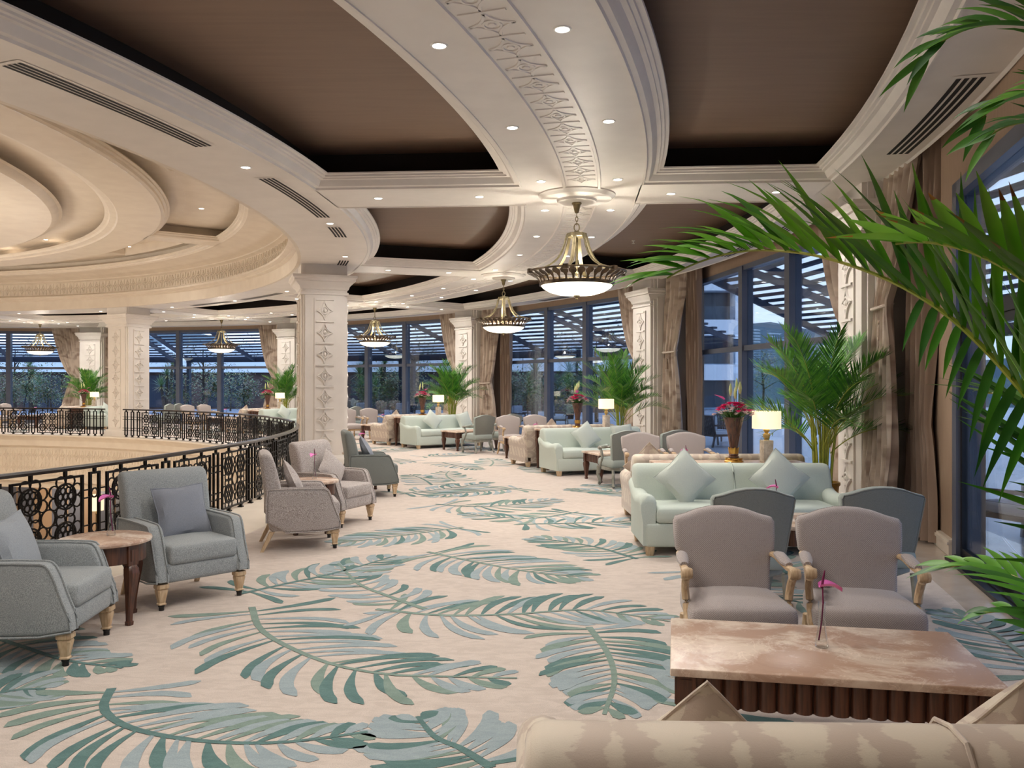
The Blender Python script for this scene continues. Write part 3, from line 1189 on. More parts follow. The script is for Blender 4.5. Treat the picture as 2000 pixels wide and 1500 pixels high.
def make_open(cloth, outer, wood, seat, step=True):
    def f():
        t = thing('open_armchair', 'x', 'armchair')
        half = [(.255, .40), (.262, .55), (.272, .66), (.295, .69), (.303, .78), (.305, .86), (.29, .885), (.23, .90), (.15, .928), (.07, .944), (0, .947)]
        if not step:
            half = [(.25, .40), (.268, .52), (.28, .64), (.292, .74)] + half[5:]
        poly = half + [(-x, z) for x, z in half[-2::-1]]
        fn = lambda u, v, w: (u, w + .17 + (v - .42) * .20 + .02 * (u / .3) ** 2 * -1, v)
        mb = MB()
        soft_extrude(mb, poly, fn, -.05, .045, .03)
        mb.build('backrest', cloth, t)
        mb = MB()
        op = offset_loop(poly[::1], .012)
        soft_extrude(mb, op, fn, .03, .056, .01)
        mb.tube([fn(u, v, .05) for u, v in offset_loop(poly, .008)], .006, 5, cap=False)
        mb.build('outer_back', outer, t)
        mb = MB()
        mb.rbox(0, -.05, .395, .60, .57, .15, .05, lambda x, y, z: (x * (1 - .10 * (y + .28) / .56 * 1.0), y - .03 * (1 - (x / .3) ** 2) * (y < 0), z + .03 * (1 - (x / .3) ** 2) * (1 - (y / .3) ** 2)))
        mb.build('seat', seat, t)
        mb = MB()
        lp = smooth_poly([(-.30, -.32), (.30, -.32), (.26, .22), (-.26, .22)], 1)
        soft_extrude(mb, lp, lambda u, v, w: (u, v, w), .275, .335, .012)
        mb.build('seat_rail', wood, t)
        for s in (1, -1):
            mb = MB()
            pts = smooth_poly([(s * .275, .20, .67), (s * .285, .10, .675), (s * .292, -.02, .655), (s * .298, -.14, .645), (s * .30, -.205, .655), (s * .30, -.225, .635)], 1, False)
            mb.tube(pts, .023, 8, sq=.8)
            mb.lathe([(.001, -.03), (.028, -.03), (.034, -.012), (.034, .012), (.028, .03), (.001, .03)], 12, M=Matrix.Translation((s * .30, -.215, .635)) @ Matrix.Rotation(pi / 2, 4, 'Y'))
            post = smooth_poly([(s * .30, -.20, .63), (s * .298, -.14, .55), (s * .29, -.13, .46), (s * .288, -.20, .36), (s * .285, -.25, .30)], 2, False)
            mb.tube(post, .023, 8)
            ar = mb.build('arm', wood, t)
            mb = MB()
            mb.tube([(s * .283, .09, .69), (s * .288, .03, .69), (s * .294, -.06, .672), (s * .298, -.12, .665)], [.02, .034, .034, .022], 10, sq=.75)
            mb.build('arm_pad', seat, ar)
            mb = MB()
            mb.tube(smooth_poly([(s * .275, -.28, .31), (s * .30, -.315, .25), (s * .295, -.315, .17), (s * .265, -.285, .09), (s * .27, -.295, .04), (s * .285, -.32, .012)], 2, False),
                    .027, 8)
            mb.lathe([(.038, .33), (.042, .29), (.03, .24), (.024, .2)], 8, cx=s * .285, cy=-.295)
            mb.build('leg', wood, t)
            mb = MB()
            mb.tube(smooth_poly([(s * .245, .20, .33), (s * .25, .22, .20), (s * .255, .235, .09), (s * .27, .29, .0)], 1, False), .024, 8)
            mb.build('leg', wood, t)
        return t
    return f


def make_sofa(cloth):
    def f():
        t = thing('sofa', 'x', 'sofa')
        mb = MB()
        mb.rbox(0, -.01, .205, 2.06, .86, .24, .03)
        mb.build('base', cloth, t)
        mb = MB()
        bp = smooth_poly([(.10, .20), (.12, .45), (.17, .66), (.20, .77), (.25, .835), (.33, .85), (.41, .84), (.455, .79), (.45, .68), (.455, .11), (.12, .11)], 1)
        soft_extrude(mb, bp, lambda u, v, w: (w, u, v), -1.05, 1.05, .05)
        b = mb.build('backrest', cloth, t)
        mb = MB()
        mb.tube([(-1.03, .452, .735), (1.03, .452, .735)], .008, 6)
        mb.tube([(0, .108, .45), (0, .16, .66), (0, .19, .77), (0, .25, .842), (0, .33, .856), (0, .41, .846), (0, .462, .78), (0, .462, .74)], .007, 6)
        for s in (1, -1):
            mb.tube([(s * 1.035, .452, .735), (s * 1.035, .457, .40), (s * 1.035, .457, .12)], .008, 6)
        mb.build('piping', cloth, b)
        for s in (1, -1):
            mb = MB()
            rings = []
            ys = [.42, .30, .15, 0, -.13, -.25, -.34, -.40, -.425, -.43]
            hs = [.70, .655, .60, .575, .58, .60, .605, .59, .56, .53]
            for y, h in zip(ys, hs):
                q = 1 if y > -.42 else .93
                rr = .075 * q
                ring = [(s * .93, y, .10), (s * .93, y, h - .12)]
                for k in range(9):
                    a = R(200 - 27 * k)
                    ring.append((s * (.99 + .01 + rr * cos(a) * 1.12), y, h - rr + rr * sin(a)))
                ring += [(s * 1.055, y, h - .20), (s * 1.055, y, .10)]
                rings.append(ring if s < 0 else ring[::-1])
            mb.loft(rings, True, True)
            a_ = mb.build('arm', cloth, t)
        for s in (1, -1):
            mb = MB()
            mb.rbox(s * .465, -.115, .395, .925, .68, .16, .05, lambda x, y, z: (x, y, z + .022 * (1 - (x / .47) ** 2) * (1 - (y / .36) ** 2)))
            mb.build('seat_cushion', cloth, t)
        for sx in (1, -1):
            for sy in (1, -1):
                mb = MB()
                sq_leg(mb, sx * .98, sy * .38, [(.095, .05), (.0, .036)])
                mb.build('leg', M['oak'], t)
        return t
    return f


def fluted(mb, x0, y0, x1, y1, nx, ny, z0, z1, pitch, r):
    L = hypot(x1 - x0, y1 - y0)
    n = max(1, int(round(L / pitch)))
    p = L / n
    tx, ty = (x1 - x0) / L, (y1 - y0) / L
    pts = []
    for i in range(n):
        for k in range(6 + 1):
            a = pi * k / 6
            u = (i + .5) * p - p * .46 * cos(a)
            d = r * sin(a)
            pts.append((x0 + tx * u + nx * d, y0 + ty * u + ny * d))
    vs = [(x, y, z0) for x, y in pts] + [(x, y, z1) for x, y in pts]
    m = len(pts)
    mb.add(vs, [(i, i + 1, m + i + 1, m + i) for i in range(m - 1)], 0, None, True)


def make_coffee(w=1.32, d=.79, h=.5, woodk='walnut_dark', name='coffee_table', tall=False):
    def f():
        t = thing(name, 'x', 'table')
        mb = MB()
        mb.rbox(0, 0, h - .0175, w, d, .035, .006, mid=1)
        mb.build('table_top', M['marble'], t)
        ix, iy = w / 2 - .075, d / 2 - .075
        za, zb = h - .175, h - .035
        mb = MB()
        mb.box(-ix, ix, -iy, iy, za, zb)
        for (x0, y0, x1, y1, nx, ny) in ((-ix, -iy, ix, -iy, 0, -1), (ix, iy, -ix, iy, 0, 1), (ix, -iy, ix, iy, 1, 0), (-ix, iy, -ix, -iy, -1, 0)):
            fluted(mb, x0, y0, x1, y1, nx, ny, za - .004, zb, .075, .026)
        mb.build('apron', M[woodk], t, angle=60)
        for sx in (1, -1):
            for sy in (1, -1):
                mb = MB()
                X, Y = sx * (ix + .01), sy * (iy + .01)
                mb.box(X - .042, X + .042, Y - .042, Y + .042, za - .012, zb)
                for ax, ay in ((sx, 0), (0, sy)):
                    cx_, cy_ = X + ax * .042, Y + ay * .042
                    mb.box(cx_ - (.004 if ax else .026), cx_ + (.004 if ax else .026), cy_ - (.004 if ay else .026), cy_ + (.004 if ay else .026), za + .012, zb - .016)
                k = za / .345
                sq_leg(mb, X, Y, [(za - .012, .036), (za - .03, .048), (za - .06, .052), (za - .11, .044), (.10 * k, .027), (.035, .021), (.03, .027), (.0, .024)])
                mb.build('leg', M[woodk], t)
        return t
    return f


def make_round():
    t = thing('side_table', 'x', 'table')
    mb = MB()
    mb.lathe([(.0, .565), (.295, .565), (.312, .572), (.315, .585), (.310, .597), (.30, .60), (.0, .60)], 48)
    mb.build('table_top', M['marble'], t)
    mb = MB()
    n = 72
    rr = [.272 if i % 6 else .266 for i in range(n)]
    mb.loft([[(rr[i] * cos(2 * pi * i / n), rr[i] * sin(2 * pi * i / n), z) for i in range(n)] for z in (.44, .565)], True, True)
    mb.build('apron', M['walnut'], t, angle=60)
    for k in range(4):
        a = pi / 4 + k * pi / 2
        c, s = cos(a), sin(a)
        Mx = Matrix.Rotation(a, 4, 'Z')
        mb = MB()
        mb.box(.225, .286, -.042, .042, .425, .565, M=Mx)
        mb.box(.284, .291, -.022, .022, .455, .535, M=Mx)
        rings = []
        for z, x, w in ((.43, .252, .030), (.40, .262, .042), (.36, .266, .044), (.30, .262, .038), (.2, .252, .028), (.1, .244, .021), (.03, .242, .019), (.025, .243, .025), (0, .243, .023)):
            cc = w * .35
            rings.append([(x - w, -w + cc, z), (x - w + cc, -w, z), (x + w - cc, -w, z), (x + w, -w + cc, z), (x + w, w - cc, z), (x + w - cc, w, z), (x - w + cc, w, z), (x - w, w - cc, z)])
        mb.loft(rings[::-1], True, True, 0, Mx)
        mb.build('leg', M['walnut'], t)
    return t


def pillow_mb(w=.44, th=.15, n=11):
    mb = MB()
    top, bot = [], []
    for sgn, L in ((1, top), (-1, bot)):
        for i in range(n + 1):
            row = []
            for j in range(n + 1):
                u, v = 2 * i / n - 1, 2 * j / n - 1
                e = max(0.0, (1 - u ** 2) * (1 - v ** 2))
                k = 1 - .10 * (1 - abs(u * v)) * max(abs(u), abs(v)) ** 3
                row.append((u * w / 2 * k, v * w / 2 * k, sgn * th / 2 * e ** .42))
            L.append(row)
        vs = [p for r in L for p in r]
        m = n + 1
        fs = [(i * m + j, (i + 1) * m + j, (i + 1) * m + j + 1, i * m + j + 1) for i in range(n) for j in range(n)]
        mb.add(vs, fs if sgn > 0 else [f[::-1] for f in fs], 0, None, True)
    return mb


def make_pillow(cloth, w=.44, th=.16):
    def f():
        t = thing('throw_pillow', 'x', 'pillow')
        pillow_mb(w, th).build('cover', cloth, t)
        mb = MB()
        n = 10
        pts = []
        for k in range(4):
            for i in range(n):
                s = 2 * i / n - 1
                u, v = ((s, -1), (1, s), (-s, 1), (-1, -s))[k]
                kk = 1 - .10 * (1 - abs(u * v)) * max(abs(u), abs(v)) ** 3
                pts.append((u * w / 2 * kk, v * w / 2 * kk, 0))
        mb.tube(pts + [pts[0]], .0055, 5, cap=False)
        mb.build('piping', cloth, t)
        return t
    return f


def make_lamp():
    t = thing('table_lamp', 'x', 'lamp')
    mb = MB()
    mb.rbox(0, 0, .125, .118, .118, .25, .006, mid=1)
    mb.build('base', M['stone'], t)
    mb = MB()
    mb.lathe([(.0, .25), (.03, .25), (.03, .262), (.018, .268), (.036, .285), (.042, .305), (.036, .325), (.018, .337), (.03, .352), (.038, .37), (.03, .392), (.016, .40), (.016, .42), (.007, .425), (.007, .50), (0, .50)], 20)
    mb.build('stem', M['lamp_brass'], t)
    mb = MB()
    mb.lathe([(.16, .385), (.163, .385), (.163, .585), (.16, .585)], 40, cap=False)
    mb.lathe([(.163, .385), (.158, .388), (.158, .582), (.163, .585)], 40, cap=False)
    mb.build('lamp_shade', M['shade'], t)
    return t


def make_vase():
    t = thing('flower_vase', 'x', 'vase')
    mb = MB()
    n = 48
    rings = []
    for z, r in ((.16, .046), (.20, .050), (.28, .062), (.38, .082), (.46, .102), (.515, .116)):
        rings.append([((r - (.004 if i % 2 else 0)) * cos(2 * pi * i / n), (r - (.004 if i % 2 else 0)) * sin(2 * pi * i / n), z) for i in range(n)])
    rings.append([(.107 * cos(2 * pi * i / n), .107 * sin(2 * pi * i / n), .515) for i in range(n)])
    rings.append([(.07 * cos(2 * pi * i / n), .07 * sin(2 * pi * i / n), .32) for i in range(n)])
    mb.loft(rings, True, True)
    mb.build('body', M['walnut'], t)
    mb = MB()
    mb.lathe([(0, 0), (.108, 0), (.108, .012), (.10, .02), (.085, .035), (.06, .045), (.05, .05)], 32)
    for k in range(8):
        a = k * pi / 4
        Mx = Matrix.Rotation(a, 4, 'Z')
        mb.rbox(.075, 0, .036, .05, .05, .02, .009, mid=1, M=Mx)
        rings = []
        for z, w in ((.10, .016), (.125, .020), (.15, .017), (.17, .006)):
            r = .05 + (z - .10) * .12
            rings.append([(r, -w, z), (r + .007, 0, z), (r, w, z)])
        mb.loft(rings, False, False, 0, Mx)
    mb.lathe([(.05, .095), (.052, .10), (.05, .105), (.048, .16)], 24, cap=False)
    mb.build('gilt_foot', M['gold'], t)
    mb = MB()
    mb.lathe([(.046, .045), (.058, .052), (.058, .068), (.048, .074), (.056, .082), (.052, .095), (.046, .10)], 24)
    mb.build('collar', M['walnut_dark'], t)
    return t


def ball(mb, c, r, mi=0, n=7, sq=1.0, rough=0.0, rng=None):
    prof = []
    rings = []
    for i in range(1, n):
        th = pi * i / n
        rings.append([(c[0] + r * sin(th) * cos(2 * pi * j / 9) * (1 + (rng.uniform(-rough, rough) if rng else 0)), c[1] + r * sin(th) * sin(2 * pi * j / 9) * (1 + (rng.uniform(-rough, rough) if rng else 0)), c[2] + r * sq * -cos(th)) for j in range(9)])
    mb.loft(rings, True, True, mi)


def blade(mb, p, d, up, ln, w, mi=0, droop=.3, fold=.25, n=4, prof=(.25, .9, 1, .7, 0.02), tip=None):
    """a narrow leaf starting at p along d, bending down"""
    d = Vector(d).normalized()
    up = Vector(up)
    q = Vector(p)
    rows = []
    for k in range(n + 1):
        s = k / n
        x = s * (len(prof) - 1)
        i0 = min(int(x), len(prof) - 2)
        ww = w * (prof[i0] + (prof[i0 + 1] - prof[i0]) * (x - i0))
        e = d.cross(up)
        if e.length < 1e-4:
            e = Vector((1, 0, 0))
        e.normalize()
        nn = e.cross(d)
        if fold:
            rows.append([tuple(q - e * ww + nn * ww * fold), tuple(q), tuple(q + e * ww + nn * ww * fold)])
        else:
            rows.append([tuple(q - e * ww), tuple(q + e * ww)])
        q = q + d * ln / n
        d = (d + Vector((0, 0, -1)) * droop * (s + .25) / n).normalized()
    if tip is None:
        mb.loft(rows, False, False, mi)
    else:
        mb.loft(rows[:-1], False, False, mi)
        mb.loft(rows[-2:], False, False, tip)


def make_bouquet():
    t = thing('flower_bouquet', 'x', 'bouquet')
    rg = random.Random(5)
    sites = []
    for i in range(46):
        a = i * 2.39996
        r = .225 * sqrt((i + .5) / 46)
        z = .67 - r * r * 2.6 + rg.uniform(-.012, .012)
        sites.append((r * cos(a), r * sin(a), z, r))
    mb = MB()
    for i, (x, y, z, r) in enumerate(sites):
        mb.tube([(x * .25, y * .25, .46), (x * .7, y * .7, z - .05), (x, y, z)], .003, 4)
    for k in range(34):
        a = k * 2.4
        blade(mb, (.05 * cos(a), .05 * sin(a), .50), (cos(a), sin(a), .5 + .6 * rg.random()), (0, 0, 1), .14, .02, 0, .5)
    mb.build('foliage', M['flower_leaf'], t)
    for i, (x, y, z, r) in enumerate(sites):
        mb = MB()
        pink = (atan2(y, x) % 2.1) < 1.25 and r < .19
        if pink:
            for k in range(12):
                a = k * pi / 6
                for q, tilt in ((.046, .35), (.032, .9)):
                    blade(mb, (x, y, z), (cos(a + q * 40), sin(a + q * 40), tilt), (0, 0, 1), q, .015, 0, .2, .3, 3, (.3, 1, 1, .5))
            ball(mb, (x, y, z + .008), .016, 0, 5, .8, .2, rg)
            mb.build('carnation', M['pink'], t)
        else:
            for q in range(3):
                cx_, cy_, cz_ = x + rg.uniform(-.022, .022), y + rg.uniform(-.022, .022), z + rg.uniform(-.012, .02)
                for k in range(7):
                    a = k * 2 * pi / 7 + q
                    blade(mb, (cx_, cy_, cz_), (cos(a), sin(a), .45), (0, 0, 1), .028, .011, 0, .2, .3, 3, (.4, 1, 1, .5))
            mb.build('white_daisy', M['white_petal'], t)
    for (x, y, z0, z1, w) in ((-.03, .02, .64, .80, .020), (.09, 0, .64, .82, .022), (.02, -.03, .66, .86, .018), (.06, .05, .62, .76, .02)):
        mb = MB()
        mb.tube([(x * .3, y * .3, .48), (x * .8, y, z0), (x, y, z1)], .004, 5, 1)
        mb.lathe([(.004, z1 - .04), (w * .7, z1 - .01), (w, z1 + .03), (w * .6, z1 + .08), (.002, z1 + .11)], 9, 0, cx=x, cy=y)
        mb.build('lily_bud', [M['lily'], M['flower_leaf']], t)
    mb = MB()
    mb.tube([(0, 0, .5), (-.08, .01, .66), (-.13, .01, .73)], .004, 5, 1)
    blade(mb, (-.13, .01, .72), (-1, 0, .5), (0, 0, 1), .15, .035, 0, .5, .4, 4, (.6, 1, .9, .5, .02))
    mb.build('anthurium_bloom', [M['anth'], M['anth_dark']], t)
    return t


def make_budvase():
    t = thing('bud_vase', 'x', 'vase')
    mb = MB()
    mb.lathe([(0, 0), (.028, 0), (.031, .006), (.031, .022), (.027, .04), (.018, .09), (.0155, .14), (.017, .205), (.0145, .205), (.013, .14), (.0155, .09), (.024, .042), (.024, .03), (0, .028)], 20)
    mb.build('glass_body', M['vase_glass'], t)
    return t


def make_anth(side=1):
    def f():
        t = thing('anthurium_flower', 'x', 'flower')
        mb = MB()
        mb.tube([(-.014 * side, 0, .032), (0, 0, .12), (.006 * side, 0, .2), (.004 * side, 0, .27)], .0036, 6)
        mb.build('stem', M['anth_dark'], t)
        mb = MB()
        rows = []
        for k in range(8):
            s = k / 7
            w = .042 * (sin(pi * (s * .86 + .12)) ** .8)
            xx = side * (-.012 + .105 * s)
            zz = .272 - .02 * s * s + .012 * sin(s * pi)
            rows.append([(xx, -w, zz + .018), (xx, -w * .5, zz + .004), (xx, 0, zz), (xx, w * .5, zz + .004), (xx, w, zz + .018)])
        mb.loft(rows, False, False)
        mb.build('spathe', M['anth'], t)
        mb = MB()
        mb.tube([(.0, 0, .27), (.006 * side, 0, .31), (.014 * side, 0, .35)], [.006, .006, .003], 7)
        mb.build('spadix', M['anth_dark'], t)
        return t
    return f


# ---- palms
def frond_mb(mb, pts, nl, ll, lw, rng, droop=.5, tip=True, n=4, up=(0, 0, 1), alpha=(62, 28), fold=.3, skip=.22, mats=(0, 1), rr=.008, lift=.35, yellow=0, sides=(1, -1), prof=(.25, .9, 1, .7, .02)):
    pts = [Vector(p) for p in smooth_poly([tuple(p) for p in pts], 2, False)]
    L = [0]
    for i in range(1, len(pts)):
        L.append(L[-1] + (pts[i] - pts[i - 1]).length)
    mb.tube(pts, [rr * (1 - .75 * l / L[-1]) for l in L], 5, mats[1])
    up0 = Vector(up)
    for i in range(nl):
        t = skip + (1 - skip) * (i + .5) / nl
        dd = t * L[-1]
        for k in range(1, len(pts)):
            if L[k] >= dd:
                break
        p = pts[k - 1].lerp(pts[k], (dd - L[k - 1]) / max(1e-6, L[k] - L[k - 1]))
        d = (pts[k] - pts[k - 1]).normalized()
        e = d.cross(up0)
        if e.length < .05:
            e = Vector((1, 0, 0))
        e.normalize()
        nn = e.cross(d)
        al = R(alpha[0] + (alpha[1] - alpha[0]) * t) + rng.uniform(-.07, .07)
        ln = ll * (.55 + .45 * sin(pi * min(1, t * 1.05) ** .8)) * rng.uniform(.88, 1.08)
        if t > .9:
            ln *= .8
        for s in sides:
            dv = d * cos(al) + e * (s * sin(al)) + nn * lift * rng.uniform(.6, 1.3)
            mi = mats[0]
            if len(mats) > 2 and rng.random() < .4:
                mi = mats[2]
            blade(mb, p, dv, nn if abs(dv.normalized().dot(nn)) < .9 else up0, ln, lw * rng.uniform(.8, 1.1), mi, droop * rng.uniform(.6, 1.3), fold, n, prof, tip=3 if rng.random() < yellow else None)


def make_palm(seed, nf=34):
    def f():
        rg = random.Random(seed)
        t = thing('potted_palm', 'x', 'plant')
        mb = MB()
        mb.lathe([(0, 0), (.15, 0), (.155, .02), (.20, .5), (.215, .52), (.215, .55), (.20, .55), (.185, .50), (.0, .50)], 28)
        mb.build('pot', M['pot'], t)
        mb = MB()
        mb.lathe([(0, .515), (.186, .505)], 20, cap=False)
        mb.build('soil', M['soil'], t)
        for i in range(18):
            a = i * 2.4
            r = .03 + .08 * rg.random()
            h = rg.uniform(1.1, 1.5)
            mb = MB()
            mb.tube([(r * cos(a), r * sin(a), .48), (r * 1.2 * cos(a), r * 1.2 * sin(a), .8), (r * 1.7 * cos(a), r * 1.7 * sin(a), h)], [.013, .011, .007], 6)
            mb.build('stem', M['stem'], t)
        for i in range(nf):
            a = i * 2.39996 + rg.uniform(-.3, .3)
            q = (i + .5) / nf
            e = R(89 - 42 * q + rg.uniform(-5, 5))
            L = rg.uniform(1.15, 1.35) * (1 - .25 * q)
            z0 = rg.uniform(1.22, 1.4) - .22 * q
            r0 = .06
            p = Vector((r0 * cos(a), r0 * sin(a), z0 - .25))
            pts = [p]
            m = 7
            for k in range(m):
                pts.append(pts[-1] + Vector((cos(e) * cos(a), cos(e) * sin(a), sin(e))) * (L + .25) / m)
                e -= R(rg.uniform(5, 9) + 9 * q) * (.5 + k / m)
            mb = MB()
            frond_mb(mb, pts, 42, .36, .0085, rg, .42, n=3, fold=0, mats=(0, 1, 2), skip=.28)
            mb.build('frond', [M['palm'], M['stem'], M['palm_dark']], t)
        return t
    return f


# ---- chandelier
def make_chandelier():
    t = thing('chandelier', 'x', 'chandelier')
    mb = MB()
    mb.lathe([(.0, 4.05), (.062, 4.05), (.066, 4.035), (.05, 4.02), (.028, 3.93), (.018, 3.915), (.0, 3.915)], 20)
    mb.build('canopy', M['brass'], t)
    mb = MB()
    z = 3.915
    for i in range(3):
        pts = [(.016 * cos(a) * (i % 2), .016 * cos(a) * (1 - i % 2), z - .028 + .034 * sin(a)) for a in [2 * pi * k / 12 for k in range(13)]]
        mb.tube(pts, .005, 6, cap=False)
        z -= .048
    pts = [(.034 * cos(a), 0, 3.73 + .05 * sin(a)) for a in [2 * pi * k / 18 for k in range(19)]]
    mb.tube(pts, .008, 7, cap=False)
    mb.build('chain', M['brass'], t)
    mb = MB()
    mb.lathe([(0, 3.69), (.03, 3.685), (.05, 3.665), (.13, 3.655), (.135, 3.61), (.12, 3.60), (0, 3.60)], 6)
    mb.lathe([(.0, 3.62), (.016, 3.62), (.016, 3.02), (0, 3.02)], 10)
    mb.build('hub', M['brass_dull'], t)
    for k in range(6):
        Mx = Matrix.Rotation(k * pi / 3 + .3, 4, 'Z')
        mb = MB()
        pts = smooth_poly([(.10, 0, 3.66), (.135, 0, 3.60), (.17, 0, 3.46), (.24, 0, 3.32), (.36, 0, 3.22), (.53, 0, 3.16), (.61, 0, 3.15)], 2, False)
        rings = [[(x - .004, -.026, z_), (x + .006, -.024, z_ + .006), (x + .006, .024, z_ + .006), (x - .004, .026, z_)] for x, y, z_ in pts]
        mb.loft(rings, True, True, 0, Mx)
        mb.tube([(x + .010, 0, z_ + .006) for x, y, z_ in pts], .010, 6, 0, Mx)
        mb.build('arm', M['brass_dull'], t)
        mb = MB()
        mb.box(.60, .655, -.035, .035, 3.12, 3.175, M=Mx)
        mb.build('bracket', M['bronze'], t)
    for nm_, r, z0, h in (('top_ring', .635, 3.15, .022), ('lower_ring', .475, 2.995, .045)):
        mb = MB()
        mb.lathe([(r - .012, z0 - h / 2), (r + .008, z0 - h / 2), (r + .012, z0), (r + .008, z0 + h / 2), (r - .012, z0 + h / 2), (r - .012, z0 - h / 2)], 56, cap=False)
        mb.build(nm_, M['bronze'], t)
    mb = MB()
    for k in range(34):
        Mx = Matrix.Rotation(2 * pi * k / 34, 4, 'Z')
        rings = []
        for s, w in ((0, .012), (.25, .013), (.45, .026), (.62, .046), (.8, .052), (.92, .036), (1, .014)):
            r = .478 + .155 * s ** 1.6
            z_ = 3.0 + .15 * s ** .8
            rings.append([(r, -w, z_ - .012 * (w > .03)), (r + .006, -w * .4, z_), (r + .006, w * .4, z_), (r, w, z_ - .012 * (w > .03))])
        mb.loft(rings, False, False, 0, Mx)
    mb.build('leaf_gallery', M['bronze'], t)
    mb = MB()
    mb.lathe([(.47, 2.985), (.44, 2.945), (.36, 2.895), (.25, 2.862), (.12, 2.848), (.0, 2.845)], 48, cap=False)
    mb.build('glass_bowl', M['bowl'], t)
    mb = MB()
    mb.lathe([(.0, 2.852), (.045, 2.85), (.04, 2.835), (.02, 2.83), (.012, 2.815), (.018, 2.80), (.0, 2.79)], 14)
    mb.build('finial', M['brass'], t)
    return t

# ================================================================== PLACING THE FURNITURE
def face(fx, fy):
    return atan2(fx, -fy)


def loc(base, rz, x, y, z=0.0):
    c, s = cos(rz), sin(rz)
    return (base[0] + c * x - s * y, base[1] + s * x + c * y, z)


def lean(o, heading, tilt, spin):
    m = Matrix.Rotation(heading, 3, 'Z') @ Matrix.Rotation(tilt, 3, 'X') @ Matrix.Rotation(spin, 3, 'Z')
    o.rotation_euler = m.to_euler()


club_blue = Kind(make_club(M['blue_tweed']))
club_taupe = Kind(make_club(M['taupe_tweed']))
club_green = Kind(make_club(M['green_grey']))
chair_mauve = Kind(make_open(M['mauve'], M['mauve'], M['oak'], M['mauve']))
chair_green = Kind(make_open(M['mint_seat'], M['teal_back'], M['greywood'], M['mint_seat'], False))
sofa_mint = Kind(make_sofa(M['mint']))
sofa_damask = Kind(make_sofa(M['damask']))
coffee = Kind(make_coffee())
coffee_red = Kind(make_coffee(1.32, .79, .5, 'walnut'))
console = Kind(make_coffee(1.75, .62, .8, 'walnut', 'console_table'))
rtable = Kind(make_round)
lamp = Kind(make_lamp)
fvase = Kind(make_vase)
bouquet = Kind(make_bouquet)
budvase = Kind(make_budvase)
anth_r = Kind(make_anth(1))
anth_l = Kind(make_anth(-1))
p_blue = Kind(make_pillow(M['blue_cushion'], .43, .15))
p_pale = Kind(make_pillow(M['light_cushion'], .43, .15))
p_taupe = Kind(make_pillow(M['taupe_tweed'], .40, .14))
p_mint = Kind(make_pillow(M['mint_pillow'], .46, .17))
p_dam = Kind(make_pillow(M['damask'], .46, .17))
GA, GT = 'armchairs along the railing', 'round side tables by the railing'
GM, GG = 'mauve open armchairs', 'green open armchairs'
GS, GP = 'mint sofas', 'throw pillows on the seats'
GV, GL = 'bud vases with one flower', 'table lamps on the consoles'
GF = 'single anthurium flowers'


def pillow(kind, base, rz, x, y, z, tilt, spin, label):
    o = kind(loc(base, rz, x, y, z), rz, label, GP)
    lean(o, rz, R(tilt), R(spin))
    return o


# --- armchairs and side tables along the railing
def from_legs(p, q, dy=-.325):
    """armchair whose front legs stand at p (local -x) and q (local +x)"""
    w = Vector((q[0] - p[0], q[1] - p[1])).normalized()
    f = Vector((w.y, -w.x))               # facing
    m = (Vector(p) + Vector(q)) / 2 + f * dy
    return (m.x, m.y, 0), face(f.x, f.y)


b, rz = from_legs(px(128, 1300, 0), px(208, 1240, 0))
club_blue(b, rz, 'blue-grey armchair cut off by the left edge of the photo', GA)
pillow(p_pale, b, rz, -.02, .10, .655, 72, 4, 'pale blue cushion on the armchair at the left edge')
b, rz = from_legs(px(322, 1191, 0), px(461, 1164, 0))
club_blue(b, rz, 'blue-grey armchair with slate cushion, right of the nearest round table', GA)
pillow(p_blue, b, rz, .03, .08, .665, 70, 2, 'slate cushion on the armchair right of the nearest round table')
club_taupe((-2.24, 8.98, 0), face(.95, .30), 'taupe tweed armchair seen from its side, left of the middle round table', GA)
pillow(p_taupe, (-2.24, 8.98), face(.95, .30), .05, .06, .645, 66, 38, 'tweed cushion on the taupe armchair seen from its side')
b, rz = from_legs(px(665, 1031, 0), px(724, 1015, 0))
club_taupe(b, rz, 'taupe tweed armchair facing us behind the middle round table', GA)
pillow(p_taupe, b, rz, .06, .06, .645, 68, 42, 'tweed cushion on the taupe armchair behind the middle round table')
club_green((-2.17, 13.0, 0), face(.96, .28), 'plain grey-green armchair turned away, nearest the big column', GA)
pillow(p_blue, (-2.17, 13.0), face(.96, .28), .06, .04, .645, 66, 40, 'slate cushion on the plain grey-green armchair')
t1, t2, t3 = (-2.92, 6.08), (-2.31, 9.74), (-2.44, 13.75)
rtable((t1[0], t1[1], 0), R(20), 'round marble-topped side table nearest the camera', GT)
rtable((t2[0], t2[1], 0), R(15), 'round marble-topped side table between the two taupe armchairs', GT)
rtable((t3[0], t3[1], 0), R(30), 'round marble-topped side table behind the grey-green armchair', GT)


def bud(x, y, z, label, side=1, rz=0):
    budvase((x, y, z), rz, 'slim glass bud vase ' + label, GV)
    (anth_r if side > 0 else anth_l)((x, y, z), rz, 'single pink anthurium in the glass vase ' + label, GF)


bud(*px(217, 1046, .6), .6, 'on the nearest round table', -1, 1.0)
bud(*px(615, 935, .6), .6, 'on the round table between the taupe armchairs', -1, 1.3)
bud(*px(711, 881, .6), .6, 'on the round table behind the grey-green armchair', -1, .5)

